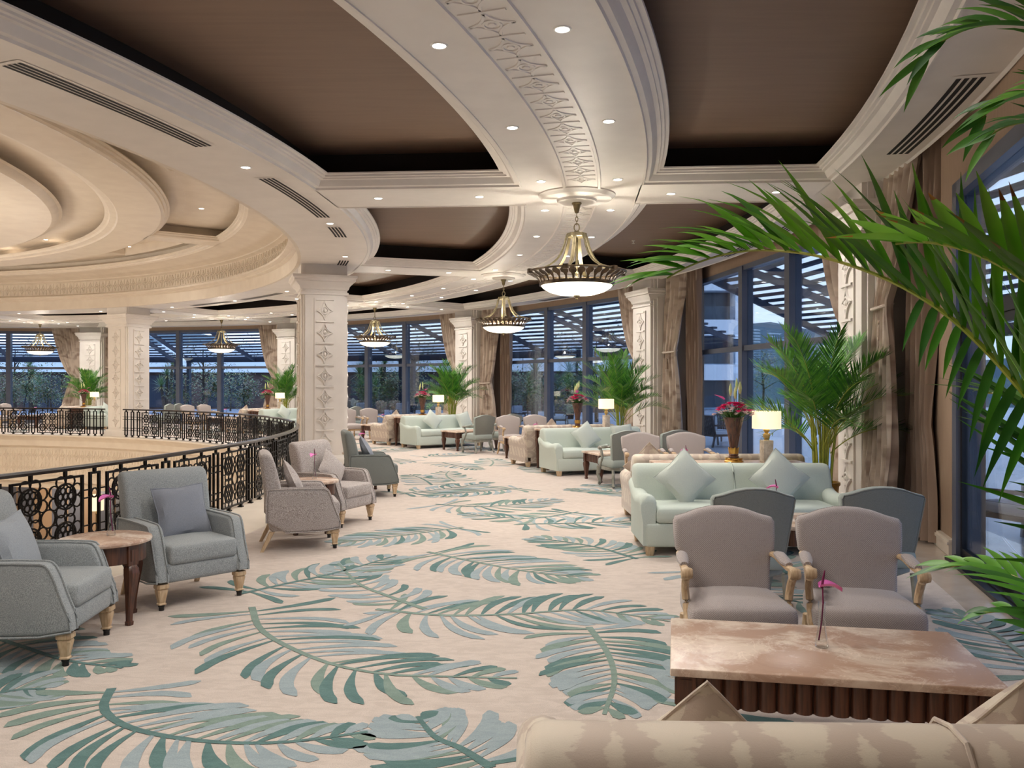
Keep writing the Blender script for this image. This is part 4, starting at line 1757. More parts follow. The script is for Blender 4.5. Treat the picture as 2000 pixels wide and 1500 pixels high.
# --- first group on the right
S1 = (1.09, 2.42)
sofa_damask((S1[0], S1[1], 0), R(180 - 1.5), 'patterned beige sofa in front of the camera, seen from behind', 'patterned beige sofas')
pillow(p_dam, S1, R(178.5), .56, .02, .60, 66, 45, 'patterned cushion peeking over the nearest sofa back, left one')
pillow(p_dam, S1, R(178.5), -.36, .03, .67, 62, 36, 'patterned cushion peeking over the nearest sofa back, right one')
C1 = (1.39, 3.84)
coffee((C1[0], C1[1], 0), R(-10.9), 'large marble coffee table with fluted apron in the right foreground', 'coffee tables')
bud(*px(1605, 1264, .5), .5, 'on the large coffee table in the foreground', 1, 0)
chair_mauve((1.29, 4.97, 0), R(-2), 'mauve open armchair behind the foreground coffee table, left one', GM)
chair_mauve((2.01, 4.93, 0), R(-9), 'mauve open armchair behind the foreground coffee table, right one', GM)
chair_green((1.76, 6.44, 0), R(180), 'green open armchair seen from behind, behind the left mauve chair', GG)
chair_green((2.74, 6.5, 0), R(177), 'green open armchair seen from behind, behind the right mauve chair', GG)
C2 = (2.35, 7.52)
coffee((C2[0], C2[1], 0), R(0), 'coffee table hidden between the nearest green chairs and mint sofa', 'coffee tables')
bud(2.36, 7.55, .5, 'in front of the nearest mint sofa', -1, -.4)
S2 = (2.35, 8.80)
sofa_mint((S2[0], S2[1], 0), R(0), 'mint sofa with two diamond cushions, the nearest one', GS)
pillow(p_mint, S2, 0, -.56, -.03, .725, 68, 43, 'mint velvet cushion on the left of the nearest mint sofa')
pillow(p_mint, S2, 0, .42, -.03, .725, 68, 46, 'mint velvet cushion on the right of the nearest mint sofa')
console((2.50, 9.72, 0), R(1), 'console table behind the nearest mint sofa', 'console tables between sofas')
x, y = px(1433, 902, .8)
fvase((x, y, .8), 0, 'fluted wood and gilt flower vase on the nearest console', 'flower vases')
bouquet((x, y, .8), .4, 'bouquet of pink carnations and white daisies on the nearest console', 'bouquets')
lamp(px(1497, 902, .8) + (.8,), R(8), 'lit table lamp with linen shade on the nearest console', GL)
S3 = (2.50, 10.68)
sofa_damask((S3[0], S3[1], 0), R(182), 'patterned beige sofa back to back with the nearest mint sofa', 'patterned beige sofas')
pillow(p_dam, S3, R(182), .78, .0, .68, 66, 42, 'patterned cushion tip above the sofa behind the nearest console')
C3 = (2.45, 11.95)
coffee((C3[0], C3[1], 0), R(3), 'coffee table hidden behind the patterned sofa of the first group', 'coffee tables')
bud(2.42, 11.75, .5, 'behind the patterned sofa of the first group', -1, .3)
chair_mauve((2.02, 13.0, 0), R(3), 'mauve open armchair behind the first console, left one', GM)
chair_mauve((2.74, 13.05, 0), R(3), 'mauve open armchair behind the first console, right one', GM)

# --- second group
chair_green((1.82, 14.05, 0), R(180 + 17), 'green open armchair beside the second coffee table, left one', GG)
chair_green((2.66, 14.2, 0), R(180 + 17), 'green open armchair behind the right mauve chair of the first group', GG)
C4 = (2.0, 15.08)
coffee_red((C4[0], C4[1], 0), R(17), 'walnut coffee table in front of the second mint sofa', 'coffee tables')
r4 = R(20)
S4 = loc((.84, 15.58), r4, 1.03, .43)
sofa_mint((S4[0], S4[1], 0), r4, 'mint sofa with two cushions, second from the camera', GS)
pillow(p_mint, S4, r4, -.28, -.05, .70, 66, 30, 'mint cushion tilted in the middle of the second mint sofa')
pillow(p_mint, S4, r4, .52, -.03, .69, 70, 4, 'upright mint cushion on the right of the second mint sofa')
r5 = R(180 + 23)
S5 = loc((.30, 17.30), R(23), 1.03, .43)
sofa_damask((S5[0], S5[1], 0), r5, 'patterned beige sofa back to back with the second mint sofa', 'patterned beige sofas')
pillow(p_dam, S5, r5, .3, .0, .68, 66, 42, 'patterned cushion tip above the second patterned sofa')
cn = ((S4[0] + S5[0]) / 2, (S4[1] + S5[1]) / 2)
console((cn[0], cn[1], 0), R(21.5), 'console table between the second pair of sofas', 'console tables between sofas')
x, y = px(1128, 836, .8)
fvase((x, y, .8), 0, 'fluted wood and gilt flower vase on the second console', 'flower vases')
bouquet((x, y, .8), 1.5, 'bouquet of pink and white flowers on the second console', 'bouquets')
lamp(px(1184, 834, .8) + (.8,), R(25), 'lit table lamp with linen shade on the second console', GL)
cc = loc(S5, R(23), 0, 1.35)
coffee_red((cc[0], cc[1], 0), R(23), 'walnut coffee table behind the second patterned sofa', 'coffee tables')
bud(*loc(S5, R(23), .0, 1.3)[:2], .5, 'behind the second patterned sofa', -1, .3)
chair_mauve((.0, 20.35, 0), R(24), 'mauve open armchair behind the second pair of sofas, left one', GM)
chair_mauve((.66, 20.72, 0), R(24), 'mauve open armchair behind the second pair of sofas, right one', GM)

# --- third group, and its repeats around the ring
chair_green((-.82, 20.95, 0), R(180 + 37), 'green open armchair beside the third coffee table, left one', GG)
chair_green((-.15, 21.6, 0), R(180 + 37), 'green open armchair hidden behind the mauve chairs of the second group', GG)
C6 = (-1.09, 22.05)
r6, r7 = R(38), R(180 + 41)
S6 = loc((-2.46, 22.12), r6, 1.03, .43)
S7 = loc((-3.42, 23.42), R(41), 1.03, .43)


def group3(rot, words):
    c, s = cos(R(rot)), sin(R(rot))

    def g(x, y, z=0.0):
        return (OX + c * (x - OX) - s * (y - OY), OY + s * (x - OX) + c * (y - OY), z)
    q = R(rot)
    coffee_red(g(*C6), R(36) + q, 'walnut coffee table by mint sofa %s' % words, 'coffee tables')
    sofa_mint(g(S6[0], S6[1]), r6 + q, 'mint sofa %s' % words, GS)
    pillow(p_mint, g(S6[0], S6[1]), r6 + q, -.33, -.05, .72, 66, 44, 'diamond mint cushion %s' % words)
    pillow(p_mint, g(S6[0], S6[1]), r6 + q, .72, -.03, .69, 68, 12, 'square mint cushion %s' % words)
    sofa_damask(g(S7[0], S7[1]), r7 + q, 'patterned beige sofa %s' % words, 'patterned beige sofas')
    pillow(p_dam, g(S7[0], S7[1]), r7 + q, .55, .0, .68, 66, 42, 'patterned cushion tip %s' % words)
    m = g((S6[0] + S7[0]) / 2, (S6[1] + S7[1]) / 2)
    console(m, R(39.5) + q, 'console table %s' % words, 'console tables between sofas')
    v = g(*px(825, 812, .8))
    fvase((v[0], v[1], .8), q, 'fluted flower vase %s' % words, 'flower vases')
    bouquet((v[0], v[1], .8), 2.4 + q, 'pink bouquet %s' % words, 'bouquets')
    x_, y_ = px(852, 812, .8)
    v = g(x_ + .05, y_ + .1)
    lamp((v[0], v[1], .8), R(40) + q, 'lit table lamp %s' % words, GL)
    k = loc(S7, R(41), 0, 1.30)
    coffee_red(g(k[0], k[1]), R(41) + q, 'walnut coffee table by mauve chairs %s' % words, 'coffee tables')
    v = g(*loc(S7, R(41), -.1, 1.25)[:2])
    bud(v[0], v[1], .5, 'by chairs %s' % words, -1, .3 + q)
    chair_mauve(g(-4.95, 26.0), R(40) + q, 'left mauve open armchair %s' % words, GM)
    chair_mauve(g(-4.35, 26.45), R(40) + q, 'right mauve open armchair %s' % words, GM)
    if rot:
        chair_green(g(-.82, 20.95), R(217) + q, 'left green open armchair %s' % words, GG)
        chair_green(g(-.15, 21.6), R(217) + q, 'right green open armchair %s' % words, GG)


group3(0, 'of the third group')
bud(*loc(C6, R(36), .25, 0)[:2], .5, 'on the third coffee table', -1, .3)
group3(23.7, 'right of the far column, behind railing')
group3(47.5, 'left of the far column, behind railing')

# --- palms
palmA = Kind(make_palm(3, 28))
palmB = Kind(make_palm(8, 26))
GPALM = 'potted palms by the pilasters'
palmA((3.64, 9.98, 0), 0, 'tall potted palm in a gold pot beside the nearest mint sofa', GPALM)
palmB((2.36, 18.5, 0), 1.0, 'potted palm beside the second console lamp', GPALM)
palmA((-1.82, 25.8, 0), 2.2, 'potted palm beside the third console lamp', GPALM)
palmB((-8.65, 32.4, 0), 3.0, 'potted palm just left of the big column', GPALM)
palmA((-17.3, 34.6, 0), 4.4, 'potted palm left of the far column', GPALM)

# --- palm beside the camera
t = thing('potted_palm', 'large foreground palm whose fronds reach in from the right edge', 'plant', (1.2, .75, 0))
T_ = Matrix.Translation((-1.45, -.95, 0))
mb = MB()
mb.lathe([(0, 0), (.15, 0), (.155, .02), (.20, .5), (.215, .52), (.215, .55), (.20, .55), (.185, .50), (.0, .50)], 28)
mb.build('pot', M['pot'], t)
frng = random.Random(21)


def fg(pts, nl, ll, lw, mats, **kw):
    P3 = [pd(*p) - Vector((1.2, .75, 0)) for p in pts]
    root = Vector((frng.uniform(-.06, .06), frng.uniform(-.06, .06), .5))
    mid = (root * .45 + P3[0] * .55) + Vector((.12, 0, .1))
    m_ = MB()
    frond_mb(m_, [root, mid] + P3, nl, ll, lw, frng, mats=(0, 1, 2), n=7, rr=.0065, prof=(.4, .9, 1, .96, .85, .6, .3, .02), **kw)
    return m_.build('frond', mats, t)


LP = [M['palm_bright'], M['stem'], M['palm']]
LD = [M['palm'], M['stem'], M['palm_dark']]
fg([(2060, 850, 1.12), (2000, 768, 1.15), (1930, 688, 1.18), (1850, 612, 1.22), (1750, 551, 1.28), (1650, 513, 1.34), (1560, 491, 1.4), (1450, 487, 1.48), (1350, 515, 1.53), (1275, 560, 1.56)],
   40, .30, .0105, LP, up=(.12, -.6, 1), alpha=(50, 14), skip=.44, droop=.75, lift=.62, fold=.3)
fg([(2120, 640, .98), (2040, 575, 1.0), (1960, 520, 1.03), (1880, 485, 1.06), (1800, 470, 1.1), (1720, 480, 1.14)],
   30, .22, .0125, [M['palm_bright'], M['stem'], M['palm_bright'], M['leaf_tip']], yellow=.5, up=(.1, -.8, .7), alpha=(84, 26), skip=.44, droop=.2, lift=.45, fold=.3)
fg([(2066, 846, 1.14), (2006, 766, 1.17), (1935, 688, 1.2), (1855, 612, 1.24), (1755, 552, 1.3)],
   34, .25, .0065, [M['palm'], M['stem'], M['palm_dark']], up=(.1, -1, .1), alpha=(140, 116), skip=.42, droop=.9, lift=.1, fold=.3, sides=(-1,))
fg([(2120, 70, 1.35), (2000, 44, 1.4), (1930, 46, 1.45), (1870, 62, 1.5), (1820, 95, 1.53), (1790, 140, 1.55)],
   26, .23, .0085, LD, up=(0, -1, .35), alpha=(52, 14), skip=.5, droop=1.0, lift=.15)
fg([(2120, 170, 1.2), (2040, 175, 1.25), (1980, 190, 1.3), (1930, 215, 1.33), (1895, 260, 1.35)],
   18, .19, .008, LD, up=(0, -1, .35), alpha=(55, 15), skip=.6, droop=1.1, lift=.15)
fg([(2150, 280, 1.1), (2080, 240, 1.15), (2010, 235, 1.2), (1950, 250, 1.25), (1910, 290, 1.28)],
   18, .20, .008, LD, up=(0, -1, .35), alpha=(60, 18), skip=.55, droop=1.1, lift=.1)
fg([(2160, 960, 1.15), (2090, 860, 1.2), (2030, 800, 1.25), (1970, 770, 1.32), (1900, 765, 1.4)],
   20, .26, .0075, LD, up=(.2, -1, .5), alpha=(80, 22), skip=.5, droop=.25, lift=.1)
fg([(2170, 1050, 1.1), (2110, 950, 1.15), (2060, 880, 1.2), (2010, 850, 1.28), (1960, 850, 1.36)],
   18, .28, .0075, LD, up=(.2, -1, .6), alpha=(88, 30), skip=.5, droop=.15, lift=.05)
fg([(2160, 1230, 1.05), (2080, 1180, 1.1), (2010, 1140, 1.15), (1950, 1112, 1.2), (1880, 1100, 1.26), (1820, 1115, 1.3)],
   18, .17, .0075, LD, up=(0, -.8, .8), alpha=(60, 18), skip=.55, droop=.75, lift=.1)
fg([(2150, 1330, 1.0), (2080, 1260, 1.03), (2010, 1205, 1.06), (1950, 1190, 1.1), (1890, 1205, 1.14)],
   14, .12, .007, LD, up=(0, -.8, .8), alpha=(60, 18), skip=.55, droop=.9, lift=.1)
mb = MB()
for k in range(5):
    a = k * 1.25
    mb.tube([(.06 * cos(a), .06 * sin(a), .5), (.08 * cos(a), .08 * sin(a), 1.0), (.1 * cos(a), .1 * sin(a), 1.25)], [.018, .014, .009], 6)
    mb.build('stem', M['stem'], t)
    mb = MB()

# --- chandeliers
chand = Kind(make_chandelier)
CL = ['largest bowl chandelier, hanging nearest the camera', 'second nearest bowl chandelier, near the middle of the photo', 'third bowl chandelier, right of the big column',
      'fourth bowl chandelier, between the two columns', 'farthest bowl chandelier at the far left']
med = MB()
bulb = bpy.data.lights.new('chandelier_bulb', 'POINT')
bulb.energy = 80
bulb.color = (1, .95, .82)
bulb.shadow_soft_size = .04
for k in range(5):
    c = P(20.85, A0 + DA * k)
    chand((c.x, c.y, 0), R(A0 + DA * k), CL[k], 'bowl chandeliers')
    o = bpy.data.objects.new('chandelier_bulb', bulb)
    COL.objects.link(o)
    o.location = (c.x, c.y, 3.12)
    m_ = MB()
    m_.lathe([(.50, CZ), (.50, CZ - .015), (.47, CZ - .03), (.455, CZ - .055), (.445, CZ - .06), (.28, CZ - .06), (.26, CZ - .065), (.25, CZ - .095), (.23, CZ - .1), (0, CZ - .1)], 56)
    o = m_.build('ceiling_medallion', M['plaster'], loc=(c.x, c.y, 0))
    struct(o, 'stepped round medallion above a chandelier', 'ceiling medallion')

# --- recessed downlights
spot = bpy.data.lights.new('downlight_lamp', 'SPOT')
spot.energy = 98
spot.color = (1, .95, .88)
spot.spot_size = R(165)
spot.spot_blend = 1.0
spot.shadow_soft_size = .05


def make_down():
    t = thing('downlight', 'x', 'downlight')
    mb = MB()
    mb.lathe([(.048, .0), (.05, -.006), (.062, -.006), (.066, .0)], 24, cap=False)
    mb.build('trim_ring', M['white_metal'], t)
    mb = MB()
    mb.lathe([(0, -.003), (.05, -.003)], 24, cap=False)
    mb.build('lens', M['bulb'], t)
    o = bpy.data.objects.new('downlight_lamp', spot)
    COL.objects.link(o)
    o.location = (0, 0, -.03)
    o.parent = t
    return t


down = Kind(make_down)
ORD = ['first', 'second', 'third', 'fourth', 'fifth', 'sixth', 'seventh', 'eighth', 'ninth', 'tenth', 'eleventh', 'twelfth', 'thirteenth', 'fourteenth', 'fifteenth', 'sixteenth',
       'seventeenth', 'eighteenth', 'nineteenth', 'twentieth', 'twenty-first', 'twenty-second', 'twenty-third', 'twenty-fourth', 'twenty-fifth', 'twenty-sixth', 'twenty-seventh', 'twenty-eighth']
GD = 'recessed ceiling downlights'
for r, nm_ in ((20.43, 'inner side of the relief band'), (21.35, 'outer side of the relief band')):
    i = 0
    for k in range(-2, 5):
        for off in (2.6, 8.5, 14.2, 20.3):
            a = A0 + DA * k + off
            if a > 97 or a < -45:
                continue
            down(P(r, a, CZ), 0, '%s downlight from the camera along the %s' % (ORD[i], nm_), GD)
            i += 1
i = 0
for k in range(0, 5):
    for off in (-5.6, 5.6):
        down(P(17.19, A0 + DA * k + off, CZ), 0, '%s downlight from the camera along the rotunda edge of the ceiling' % ORD[i], GD)
        i += 1
for k in range(0, 5):
    for r, nm_ in ((18.24, 'innermost'), (19.58, 'second'), (22.06, 'third'), (23.39, 'outermost')):
        down(P(r, A0 + DA * k, CZ), 0, '%s downlight on the %s ceiling beam from the camera' % (nm_, ORD[k]), GD)
for i, (r, a, z) in enumerate(((14.5, 24.45, 5.52), (14.5, 50, 5.52), (12.5, 15.2, 5.5), (12.5, 52, 5.5), (12.5, 63, 5.5))):
    down(P(r, a, z), 0, '%s downlight from the right inside the dome rings' % ORD[i], GD)

# --- air vents in the soffit
GVt = 'slotted ceiling vents'


def vent(r1, r2, a1, a2, label):
    t = thing('air_vent', label, 'vent', (0, 0, 0), 0, GVt)
    mb = MB()
    ringface(mb, r1 - .03, r2 + .03, a1 - .15, a2 + .15, CZ - .004, 14)
    mb.build('frame', M['plaster'], t)
    n = 4
    w = (r2 - r1) / (n * 1.55)
    mb = MB()
    for k in range(n):
        q = r1 + (r2 - r1) * (k + .5) / n
        ringface(mb, q - w / 2, q + w / 2, a1, a2, CZ - .006, 14)
    mb.build('slots', M['vent_dark'], t)


for k, nm_ in ((0, 'first'), (1, 'second'), (2, 'third')):
    a = A0 + DA * k
    if k == 0:
        vent(17.09, 17.30, a - 16.3, a - 8.5, 'long slotted vent at the top left of the photo')
    vent(17.09, 17.30, a - 3.9, a + 4.0, 'slotted vent beside the %s beam on the rotunda side' % nm_)
    vent(17.09, 17.30, a + 6.6, a + 9.6 if k == 0 else a + 13.5, 'slotted vent past the %s beam on the rotunda side' % nm_)
vent(24.18, 24.42, -13.5, -8.1, 'slotted vent above the glass door at the top right')
vent(24.18, 24.42, 1.5, 9, 'slotted vent behind the long palm frond')
vent(24.18, 24.42, 24, 31, 'slotted vent above the second window')

# --- small ceiling fittings
for x, y, z, lb in ((1237, 470, CZ + .47, 'small sprinkler head on the brown panel right of the nearest chandelier'), (38, 620, CZ, 'small sprinkler head on the ceiling at the far left')):
    X, Y = px(x, y, z)
    t = thing('sprinkler', lb, 'sprinkler', (X, Y, z), 0, 'sprinklers')
    mb = MB()
    mb.lathe([(0, 0), (.035, 0), (.035, -.008), (.012, -.012), (.012, -.05), (.03, -.055), (.03, -.06), (0, -.06)], 12)
    mb.build('head', M['white_metal'], t)
X, Y = px(900, 610, CZ)
t = thing('security_camera', 'small white security camera under the ceiling by the third pilaster', 'security camera', (X, Y, CZ))
mb = MB()
mb.tube([(0, 0, 0), (0, 0, -.09), (-.03, -.04, -.11)], .018, 8)
mb.build('bracket', M['white_metal'], t)
mb = MB()
mb.tube([(.05, .08, -.11), (-.06, -.16, -.16)], .05, 12)
mb.build('housing', M['white_metal'], t)
mb = MB()
mb.tube([(-.061, -.162, -.1605), (-.066, -.174, -.163)], .038, 12)
mb.build('lens', M['black'], t)

# --- curtains
def curtain(name, label, mat, k, sg, a_in, a_out, wtie, wbot, ztie, r0=24.68, folds=9, tassel=True, seed=1, ztop=4.6, rb=-.12):
    """a_in..a_out: degrees from pilaster k on side sg at the top; widths in degrees"""
    ak = A0 + DA * k
    rg = random.Random(seed)
    ph = rg.uniform(0, 6)
    NU, NZ = folds * 7, 26
    W0 = a_out - a_in
    rows = []
    for iz in range(NZ + 1):
        z = .03 + (ztop - .03) * iz / NZ
        if z >= ztie:
            q = (z - ztie) / (ztop - ztie)
            w = wtie + (W0 - wtie) * min(1, q * 1.15) ** .55
            lo = a_in
            amp = .045 + .03 * q
        else:
            q = (ztie - z) / ztie
            w = wtie + (wbot - wtie) * min(1, q * 1.5) ** .6
            lo = a_in + .05 * q
            amp = .045 + .02 * q
        row = []
        for iu in range(NU + 1):
            u = iu / NU
            a = lo + w * u
            d = amp * (sin(2 * pi * folds * u + ph + .6 * sin(2.1 * z + 5 * u)) + .4 * sin(2 * pi * folds * .5 * u + 1.3 * z))
            row.append(P(r0 + d + rb * (1 - z / ztop) - .03 * (u - .5) * 0, ak + sg * a, z))
        rows.append(row)
    t = thing(name, label, 'curtain', P(r0, ak + sg * a_in, 0), 0, 'tied back curtains' if tassel else 'plain side curtains')
    Ti = Matrix.Translation(-Vector(t.location))
    mb = MB()
    mb.loft(rows, False, False, 0, Ti)
    o = mb.build('drape', mat, t, angle=80)
    uv = o.data.uv_layers.new(name='cloth')
    for lp_ in o.data.loops:
        q = lp_.vertex_index
        uv.data[lp_.index].uv = ((q % (NU + 1)) / NU * W0 * .28 + seed * .37, (q // (NU + 1)) / NZ * ztop)
    if tassel:
        mb = MB()
        pts = []
        for i in range(15):
            x = 2 * pi * i / 14
            pts.append(Ti @ (P(r0 + .10 * cos(x) + rb * (1 - ztie / ztop), ak + sg * (a_in + wtie / 2 + (wtie / 2 + .08) * sin(x)), ztie + .03 * cos(x))))
        mb.tube(pts, .022, 6, cap=False)
        mb.build('tieback', mat, t)
        c = Ti @ P(r0 - .2, ak + sg * (a_in + wtie * .75), ztie - .25)
        mb = MB()
        mb.lathe([(.0, .2), (.006, .2), (.006, .08), (.022, .07), (.026, .04), (.016, .03), (.03, -.02), (.036, -.16), (0, -.16)], 10, 0, Matrix.Translation(c))
        mb.build('tassel', M['lining'], t)
    return t


curtain('curtain', 'swirl-patterned curtain tied back just right of the nearest pilaster', M['curtain'], 0, -1, 1.2, 3.5, .8, 2.3, 2.62, 24.62, 11, seed=2, rb=-.35)
curtain('lining_curtain', 'plain taupe curtain right of the nearest patterned curtain', M['lining'], 0, -1, 2.3, 4.3, 1.4, 1.9, 1.3, 24.74, 9, False, seed=3, rb=-.1)
NAMES = {0: ('swirl-patterned curtain tied back behind the nearest palm', None),
         1: ('swirl-patterned curtain right of the second pilaster', 'swirl-patterned curtain left of the nearest window'),
         2: ('swirl-patterned curtain left of the third pilaster', 'long swirl-patterned curtain with tassel right of the third pilaster'),
         3: ('swept swirl-patterned curtain beside the big column, left of it', 'swirl-patterned curtain hidden behind the big column'),
         4: ('swept swirl-patterned curtain at the far left', 'swirl-patterned curtain hidden behind the far column')}
for k in range(0, 5):
    near, far = NAMES[k]
    curtain('curtain', near, M['curtain'], k, 1, 1.15, {0: 5.4, 1: 4.5, 2: 4.2, 3: 4.2, 4: 4.6}[k], 1.0, 2.2, {0: 2.4, 1: 2.35, 2: 2.2, 3: 2.0, 4: 2.0}[k], folds=11, seed=10 + k)
    if far:
        curtain('curtain', far, M['curtain'], k, -1, 1.2, 3.6, 1.3, 2.1, 2.45 if k != 2 else 1.75, folds=9, seed=30 + k)
        curtain('lining_curtain', 'plain taupe curtain beside the ' + far, M['lining'], k, -1, 3.4, 4.7, 1.2, 1.3, .5, 24.75, 8, False, seed=50 + k, rb=0)

# --- railing
def ring(mb, cx, cz, r, w=.011, th=.012, n=12):
    vs, fs = [], []
    for i in range(n):
        a = 2 * pi * i / n
        for rr, y in ((r - w / 2, -th / 2), (r + w / 2, -th / 2), (r + w / 2, th / 2), (r - w / 2, th / 2)):
            vs.append((cx + rr * cos(a), y, cz + rr * sin(a)))
    for i in range(n):
        j = (i + 1) % n
        for q in range(4):
            fs.append((4 * i + q, 4 * i + (q + 1) % 4, 4 * j + (q + 1) % 4, 4 * j + q))
    mb.add(vs, fs, 0, None, True)


pm = MB()
PW, ZB, ZT = .82, .075, .815
zc = (ZB + ZT) / 2
for s in (1, -1):
    pm.box(s * PW / 2 - .014, s * PW / 2 + .014, -.012, .012, ZB, ZT)
pm.box(-PW / 2, PW / 2, -.012, .012, ZT - .022, ZT)
pm.box(-PW / 2, PW / 2, -.012, .012, ZB, ZB + .022)
for s in (.2, -.2):
    pm.box(s - .014, s + .014, -.014, .014, ZT, .872)
    pm.box(s - .02, s + .02, -.02, .02, .03, ZB)
    pm.box(s - .032, s + .032, -.032, .032, .03, .045)
for sx in (-.205, .205):
    for sz in (-.182, .182):
        x0, z0 = sx, zc + sz
        ring(pm, x0, z0, .122, .016, .018, 20)
        for k in range(8):
            a = k * pi / 4 + pi / 8
            ring(pm, x0 + .150 * cos(a), z0 + .150 * sin(a), .056, .013)
        ring(pm, x0, z0, .03, .014, .014, 10)
        for k in range(6):
            a = k * pi / 3
            ring(pm, x0 + .064 * cos(a), z0 + .064 * sin(a), .031, .013, .012, 10)
ring(pm, 0, zc, .085, .013, .014, 18)
pmesh = None
nmb = MB()
for s in (.06, -.06):
    nmb.box(s - .013, s + .013, -.013, .013, .075, ZT + .015)
nmb.box(-.073, .073, -.012, .012, ZT - .007, ZT + .015)
nmb.box(-.073, .073, -.012, .012, .075, .095)
for z in (.27, .62):
    ring(nmb, 0, z, .045, .014, .014, 14)
    for s in (1, -1):
        nmb.box(min(s * .07, s * .17), max(s * .07, s * .17), -.006, .006, z - .046, z - .032)
        nmb.box(min(s * .07, s * .17), max(s * .07, s * .17), -.006, .006, z + .032, z + .046)
nmb.box(-.014, .014, -.014, .014, ZT, .872)
nmb.box(-.02, .02, -.02, .02, .03, .075)
nmb.box(-.032, .032, -.032, .032, .03, .045)
RL = {-1: 'black ironwork railing with ringed panels along the armchairs', 1: 'black ironwork railing across the opening, right of the far column', 3: 'black ironwork railing at the far left behind the far column'}
datas = {}
for k in (-1, 1, 3):
    aS = A0 + DA * k
    t = thing('railing', RL[k], 'railing', P(16.3, aS + 22.5), 0, 'railing sections around the opening')
    Ti = Matrix.Translation(-Vector(t.location))
    lo, hi = aS + 1.55, aS + 45 - 1.55
    mb = MB()
    rows = []
    for i in range(61):
        a = lo + (hi - lo) * i / 60
        rows.append([P(16.3 + dr, a, z) for dr, z in ((-.032, .87), (.032, .87), (.034, .895), (.02, .912), (-.02, .912), (-.034, .895))])
    mb.loft(rows, True, True, 0, Ti)
    mb.build('handrail', M['rail_wood'], t)
    for i in range(12):
        a = aS + 45 / 11 * i
        for nm_, off, src in (('panel', 45 / 22, pm), ('post', 0, nmb)):
            aa = a + off
            if nm_ == 'panel' and i in (0, 10, 11):
                continue
            if nm_ == 'post' and i in (0, 11):
                aa = aS + 2.0 if i == 0 else aS + 43
            if nm_ not in datas:
                o = src.build(nm_, M['iron'], t)
                datas[nm_] = o.data
            else:
                o = bpy.data.objects.new(nm_, datas[nm_])
                COL.objects.link(o)
                o.parent = t
            o.location = Ti @ P(16.3, aa)
            o.rotation_euler = (0, 0, R(aa) + pi / 2)
    for aa in (aS + 3.05, aS + 41.95):
        o = bpy.data.objects.new('post', datas['post'])
        COL.objects.link(o)
        o.parent = t
        o.location = Ti @ P(16.3, aa)
        o.rotation_euler = (0, 0, R(aa) + pi / 2)

# ================================================================== LOWER HALL
def make_floor_lamp():
    t = thing('floor_lamp', 'x', 'lamp')
    mb = MB()
    mb.lathe([(0, 0), (.2, 0), (.2, .03), (.03, .06), (.025, 1.7), (.05, 1.74), (.02, 1.8), (.02, 2.3), (0, 2.3)], 20)
    mb.build('stem', M['brass'], t)
    mb = MB()
    mb.lathe([(.24, 1.85), (.24, 2.4), (.235, 2.4), (.235, 1.85), (.24, 1.85)], 28, cap=False)
    mb.build('lamp_shade', M['shade'], t)
    return t


flamp = Kind(make_floor_lamp)
flamp(P(18.2, 73.0, -4.6), 0, 'lit floor lamp in the hall below, seen through the railing', 'floor lamps below')
for a, r, rz in ((77.5, 16.9, 1.0), (83, 17.3, 2.2), (88, 16.6, .2)):
    club_blue(P(r, a, -4.6), rz, {77.5: 'armchair in the hall below, right one seen through the railing', 83: 'armchair in the hall below, middle one seen through the railing', 88: 'armchair in the hall below, left one seen through the railing'}[a], 'armchairs in the hall below')
hl = bpy.data.lights.new('hall_fill', 'POINT')  # added warm fill lights without fixtures, brighten the hall and the dome above
hl.energy = 120
hl.color = (1, .84, .64)
hl.shadow_soft_size = .4
for r, a in ((8, 30), (8, 90), (11, 60), (18, 50), (18, 80), (5, 0)):
    o = bpy.data.objects.new('hall_fill', hl)
    COL.objects.link(o)
    o.location = P(r, a, -2.4)
dl = bpy.data.lights.new('dome_fill', 'POINT')  # added fill lights without a fixture, brighten the dome
dl.energy = 480
dl.color = (1, .92, .80)
dl.shadow_soft_size = .6
for r, a in ((0, 0), (8, 20), (8, 70)):
    o = bpy.data.objects.new('dome_fill', dl)
    COL.objects.link(o)
    o.location = P(r, a, 2.6)

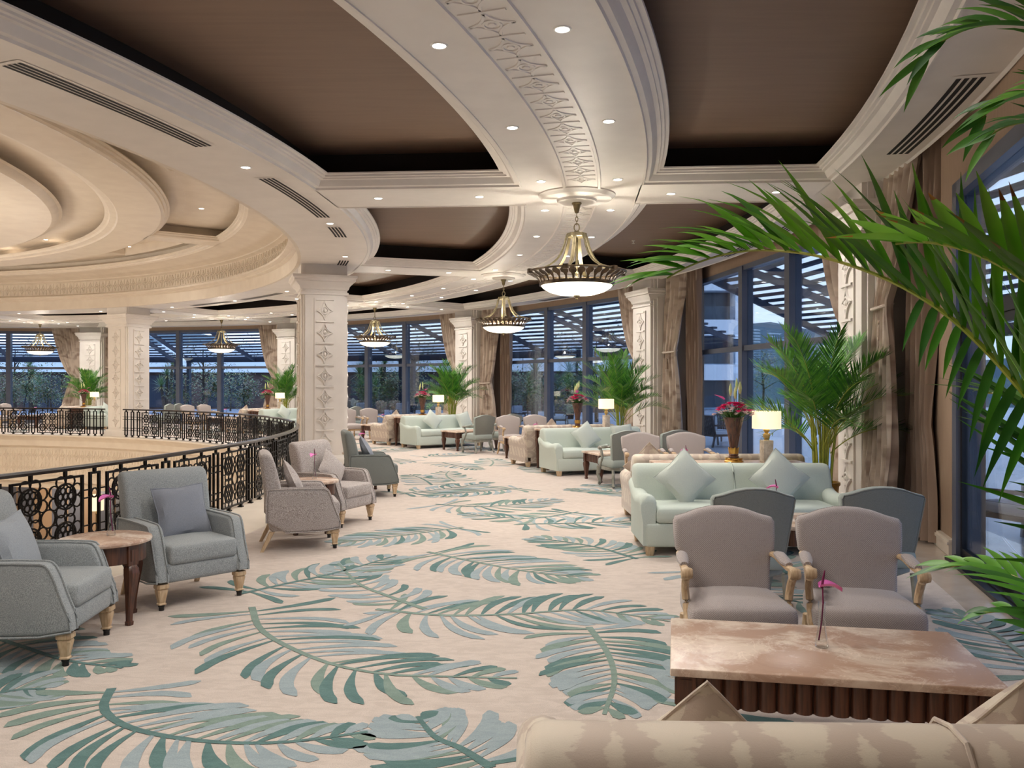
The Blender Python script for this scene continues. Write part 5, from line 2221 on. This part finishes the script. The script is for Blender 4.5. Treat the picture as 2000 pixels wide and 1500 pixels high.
# ================================================================== OUTSIDE
mb = MB()
ringface(mb, 25.0, 75, -60, 130, -.03, 60, 0, False)
struct(mb.build('terrace_floor', M['terrace']), 'pale tiled terrace outside the windows', 'terrace')
M['slat'] = simple('pergola_slat', (58, 62, 78), .6)
for j in range(-1, 5):
    f = bay(j)
    t = thing('pergola', {-1: 'slatted pergola outside the glass door', 0: 'slatted pergola outside the nearest window', 1: 'slatted pergola outside the second window', 2: 'slatted pergola outside the third window',
                          3: 'slatted pergola between the columns', 4: 'slatted pergola outside the far left window'}[j], 'pergola', f(28, 0, 0), 0, 'terrace pergolas')
    Ti = Matrix.Translation(-Vector(t.location))
    g = lambda d, s_, z, f=f, Ti=Ti: Ti @ f(d, s_, z)
    zs = lambda d: 5.15 - (d - 25.4) * .30
    for i in range(17):
        d = 25.6 + .40 * i
        hw = d * math.tan(R(11.25)) - .16
        mb = MB()
        z0 = zs(d)
        for sa, sb in ((-hw, -3.4), (.3, hw)) if j == 1 else ((-hw, hw),):
            mb = MB()
            vs = [g(d + dd, s_, z0 + z) for dd, z in ((0, 0), (.20, 0), (.20, .07), (0, .07)) for s_ in (sa, sb)]
            mb.add(vs, [(0, 1, 3, 2), (2, 3, 5, 4), (4, 5, 7, 6), (6, 7, 1, 0), (0, 2, 4, 6), (1, 7, 5, 3)], 0, None, False)
            mb.build('slat', M['slat'], t)
    for s0, s1 in ((-4.7, -6.0), (-3.5, -3.5), (.4, .4), (4.7, 6.0)) if j == 1 else ((-4.7, -6.0), (-1.7, -2.1), (1.7, 2.1), (4.7, 6.0)):
        mb = MB()
        vs = [g(d, s_ + e, zs(d) + z) for d, s_ in ((25.3, s0), (32.4, s1)) for e in (-.07, .07) for z in (-.16, 0)]
        mb.add(vs, [(0, 1, 3, 2), (4, 6, 7, 5), (0, 4, 5, 1), (2, 3, 7, 6), (0, 2, 6, 4), (1, 5, 7, 3)], 0, None, False)
        mb.build('beam', M['slat'], t)
    mb = MB()
    bbox(mb, g, 32.4, 32.6, .3 if j == 1 else -6.2, 6.2, 2.85, 3.15)
    if j == 1:
        bbox(mb, g, 32.4, 32.6, -6.2, -3.4, 2.85, 3.15)
    mb.build('fascia', M['slat'], t)
    for s_ in (-6.1, -3.5, .5, 6.1) if j == 1 else (-6.1, 6.1):
        mb = MB()
        bbox(mb, g, 32.4, 32.6, s_ - .08, s_ + .08, -.03, 2.9)
        mb.build('post', M['slat'], t)

M['bld_white'] = simple('rendered_white', (228, 232, 236), .7)
M['bld_dark'] = simple('dark_glazing', (52, 56, 66), .25)
M['bld_brown'] = simple('brown_cladding', (96, 72, 62), .8, 0, (70, 54, 48), 3)
BL = {2: 'low white-banded wing behind the second window', 3: 'low white-banded wing behind the third window', 4: 'low white-banded wing seen between the columns', 5: 'low white-banded wing seen at the far left'}
for j in range(2, 6):
    f = bay(j)
    t = thing('building', BL[j], 'building', f(46, 0, 0), 0, 'low wings across the garden')
    Ti = Matrix.Translation(-Vector(t.location))
    g = lambda d, s_, z, f=f, Ti=Ti: Ti @ f(d, s_, z)
    mb = MB()
    sl = 3.6 if j == 2 else -9.0
    bbox(mb, g, 46, 52, sl, 9.0, -.03, 2.5)
    mb.build('wall', M['bld_brown'], t)
    mb = MB()
    bbox(mb, g, 45.4, 52.5, sl, 9.0, 2.5, 4.4)
    mb.build('roof_band', M['bld_white'], t)
    for s_ in ((6,) if j == 2 else (-6, -2, 2, 6)):
        mb = MB()
        bbox(mb, g, 45.93, 46.02, s_ - 1.2, s_ + 1.2, .1, 2.3)
        mb.build('window', M['bld_dark'], t)
t = thing('hotel_building', 'tall white hotel block with balconies behind the nearest window', 'building', (11.1, 58, 0), R(0))
mb = MB()
mb.box(-2.6, 4.3, .0, 5, -.03, 15)
mb.build('wall', M['bld_white'], t)
for k in range(5):
    z = 3.0 * k
    mb = MB()
    mb.box(-2.7, 4.6, -1.4, .02, z + 1.95, z + 3.0)
    mb.build('slab', M['bld_white'], t)
    for x0 in (-2.0, 1.5):
        mb = MB()
        mb.box(x0, x0 + 2.5, -.03, .03, z + .1, z + 2.3)
        mb.build('window', M['bld_dark'], t)
        mb = MB()
        mb.box(x0 - .1, x0 + 2.8, -1.38, -1.34, z, z + .9)
        mb.build('balustrade', M['glass'], t)
for x0 in (-2.7, .75, 4.1):
    mb = MB()
    mb.box(x0 - .3, x0 + .6, -1.5, .02, -.03, 15)
    mb.build('pier', M['bld_white'], t)
M['hill'] = simple('distant_hill', (86, 104, 112), .9)
mb = MB()
rows = []
for i in range(61):
    a = -40 + 160 * i / 60
    h = 5 + 3 * sin(a * .13) + 2 * sin(a * .31 + 1)
    rows.append([P(95, a, -1), P(100, a, h * .7), P(112, a, h)])
mb.loft(rows, False, False)
struct(mb.build('hill', M['hill']), 'hazy hills behind the garden', 'hill')


def make_tree(seed, h, r, mats, n=900, leafl=.22, trunk=.1):
    def f():
        rg = random.Random(seed)
        t = thing('garden_tree', 'x', 'tree')
        mb = MB()
        mb.tube([(0, 0, -.03), (.06, .03, h * .3), (-.05, .05, h * .6), (.02, 0, h * .85)], [trunk, trunk * .8, trunk * .5, .02], 8)
        for k in range(7):
            a = k * 2.4
            z = h * (.3 + .07 * k)
            mb.tube([(0, 0, z), (r * .4 * cos(a), r * .4 * sin(a), z + h * .1), (r * .75 * cos(a), r * .75 * sin(a), z + h * .16)], [trunk * .4, trunk * .25, .01], 5)
        mb.build('trunk', M['bark'], t)
        mb = MB()
        cl = [(rg.gauss(0, r * .42), rg.gauss(0, r * .42), h * rg.uniform(.38, .95)) for _ in range(22)]
        for i in range(n):
            c = rg.choice(cl)
            p = [c[q] + rg.gauss(0, r * .2) for q in range(3)]
            p[2] = max(.15, p[2])
            a, e = rg.uniform(0, 6.28), rg.uniform(-.7, .7)
            blade(mb, p, (cos(a) * cos(e), sin(a) * cos(e), sin(e)), (0, 0, 1), leafl * rg.uniform(.6, 1.2), leafl * .16, rg.randrange(2), .6, 0, 2, (.2, 1, .05))
        mb.build('crown', mats, t)
        return t
    return f


def make_yucca(seed):
    def f():
        rg = random.Random(seed)
        t = thing('yucca', 'x', 'plant')
        mb = MB()
        hs = [(0, 0, 2.3), (.3, .2, 1.6), (-.35, .15, 2.9)]
        for x, y, h in hs:
            mb.tube([(x * .2, y * .2, -.03), (x * .7, y * .7, h * .5), (x, y, h)], [.13, .1, .08], 8)
        mb.build('trunk', M['bark'], t)
        for x, y, h in hs:
            mb = MB()
            for i in range(90):
                a, e = i * 2.4, 1.45 - 2.1 * (i / 90)
                blade(mb, (x, y, h), (cos(a) * cos(e), sin(a) * cos(e), sin(e)), (0, 0, 1), rg.uniform(.6, .85), .022, 0 if e > -.2 else 1, .25, 0, 3, (.8, 1, .7, .05))
            mb.build('leaf_head', [M['tree_leaf'], M['tree_leaf2']], t)
        return t
    return f


TL = [M['tree_leaf'], M['tree_leaf2']]
treeA = Kind(make_tree(1, 4.4, 1.8, TL, 1500))
treeB = Kind(make_tree(2, 2.6, 1.4, [M['tree_leaf2'], M['tree_leaf']], 1100, .2, .06))
bush = Kind(make_tree(4, 2.0, .85, TL, 900, .2, .03))
bush2 = Kind(make_tree(6, 1.9, .8, [M['tree_leaf2'], M['tree_leaf']], 900, .2, .03))
yucca = Kind(make_yucca(3))
GT_ = 'garden trees outside'
PLANTS = ((treeA, 1490, 62, 'round dark tree beyond the nearest window, beside the hotel block'),
          (yucca, 1046, 41, 'spiky yucca seen through the second window, left one'), (yucca, 1112, 41.5, 'spiky yucca seen through the second window, right one'), (treeB, 1012, 47, 'olive-brown tree seen through the second window'),
          (treeA, 1165, 38.5, 'leafy tree seen through the right pane of the second window'), (bush, 1085, 36, 'bushy garden plant seen through the second window, right one'), (bush2, 1000, 36, 'olive bush seen through the second window'),
          (bush, 1030, 39, 'bushy garden plant seen through the second window, left one'),
          (yucca, 745, 49.5, 'spiky yucca seen through the third window, right one'), (yucca, 702, 47, 'spiky yucca seen through the third window, left one'), (treeA, 806, 47, 'leafy tree seen through the right pane of the third window'),
          (treeB, 775, 53, 'olive-brown tree seen through the third window'), (bush, 722, 41, 'bushy garden plant seen through the third window, left one'), (bush2, 765, 38.5, 'olive bush seen through the third window'), (bush, 830, 41, 'bushy garden plant seen through the third window, right one'),
          (yucca, 326, 52.5, 'spiky yucca just right of the far column'), (treeA, 396, 49, 'leafy tree in the middle of the window between the columns'), (treeB, 450, 54, 'olive-brown tree in the window between the columns'),
          (bush, 350, 44, 'bushy garden plant in the window between the columns, left one'), (bush2, 425, 44, 'olive bush in the window between the columns'), (bush, 476, 44, 'bushy garden plant in the window between the columns, right one'),
          (treeA, 30, 49, 'leafy tree seen through the far left window'), (treeB, 100, 55, 'olive-brown tree seen through the far left window'), (yucca, 62, 51, 'spiky yucca seen through the far left window'),
          (bush, 12, 44, 'bushy garden plant in the far left window, left one'), (bush2, 50, 47, 'olive bush in the far left window'), (bush, 92, 44, 'bushy garden plant in the far left window, right one'))
for i, (kd, x, Y, lb) in enumerate(PLANTS):
    kd(((x - 1000) / 1655 * Y, Y, -.03), i * 1.9, lb, GT_)

# wooden outdoor armchair with striped cushion
m, tt, b = nodes('navy_stripe')
wv = tt.nodes.new('ShaderNodeTexWave')
wv.inputs['Scale'].default_value = 9
wv.bands_direction = 'X'
tt.links.new(coords(tt), wv.inputs[0])
tt.links.new(mixc(tt, rampf(tt, wv.outputs[1], .45, .55), lin((52, 66, 104)), lin((226, 232, 240))), b.inputs['Base Color'])
b.inputs['Roughness'].default_value = .9
M['stripe'] = m
M['teak'] = simple('dark_teak', (82, 62, 52), .6, 0, (60, 44, 38), 8, stretch=(10, 10, 1))
t = thing('outdoor_armchair', 'slatted wooden terrace chair with navy striped cushion outside the door', 'chair', (5.55, 9.1, -.03), R(200))
for s in (1, -1):
    mb = MB()
    mb.tube([(s * .36, -.36, 0), (s * .36, -.33, .34)], .03, 4)
    mb.build('leg', M['teak'], t)
    mb = MB()
    mb.tube([(s * .36, .40, 0), (s * .36, .30, .34), (s * .36, .42, .85)], .03, 4)
    mb.build('leg', M['teak'], t)
    mb = MB()
    mb.tube([(s * .37, .36, .60), (s * .38, -.38, .58)], .032, 4)
    mb.tube([(s * .36, -.34, .3), (s * .37, -.36, .58)], .026, 4)
    mb.build('arm', M['teak'], t)
mb = MB()
mb.box(-.36, .36, -.36, .34, .29, .34)
for i in range(9):
    x = -.31 + .0775 * i
    mb.tube([(x, .30, .34), (x, .41, .82)], .018, 4)
mb.tube([(-.38, .42, .84), (.38, .42, .84)], .03, 4)
mb.build('slatted_frame', M['teak'], t)
mb = MB()
mb.rbox(0, -.02, .40, .68, .64, .13, .04)
mb.build('seat_cushion', M['stripe'], t)
mb = MB()
mb.rbox(0, .25, .66, .66, .13, .46, .05, M=Matrix.Translation((0, 0, 0)))
mb.build('back_cushion', M['stripe'], t)

for i, (x, Y, rz, lb) in enumerate(((1398, 23.5, 2.0, 'slatted terrace chair seen beside the vase through the nearest window, left one'), (1425, 25, 2.6, 'slatted terrace chair seen beside the vase through the nearest window, right one'),
                                    (1020, 33, 1.0, 'slatted terrace chair seen through the second window, left one'), (1090, 33.5, 1.4, 'slatted terrace chair seen through the second window, right one'),
                                    (715, 38, .8, 'slatted terrace chair seen through the third window, left one'), (790, 37.5, .4, 'slatted terrace chair seen through the third window, right one'))):
    dup(t, ((x - 1000) / 1655 * Y, Y, -.03), rz, lb, 'slatted terrace chairs')
t['group'] = 'slatted terrace chairs'
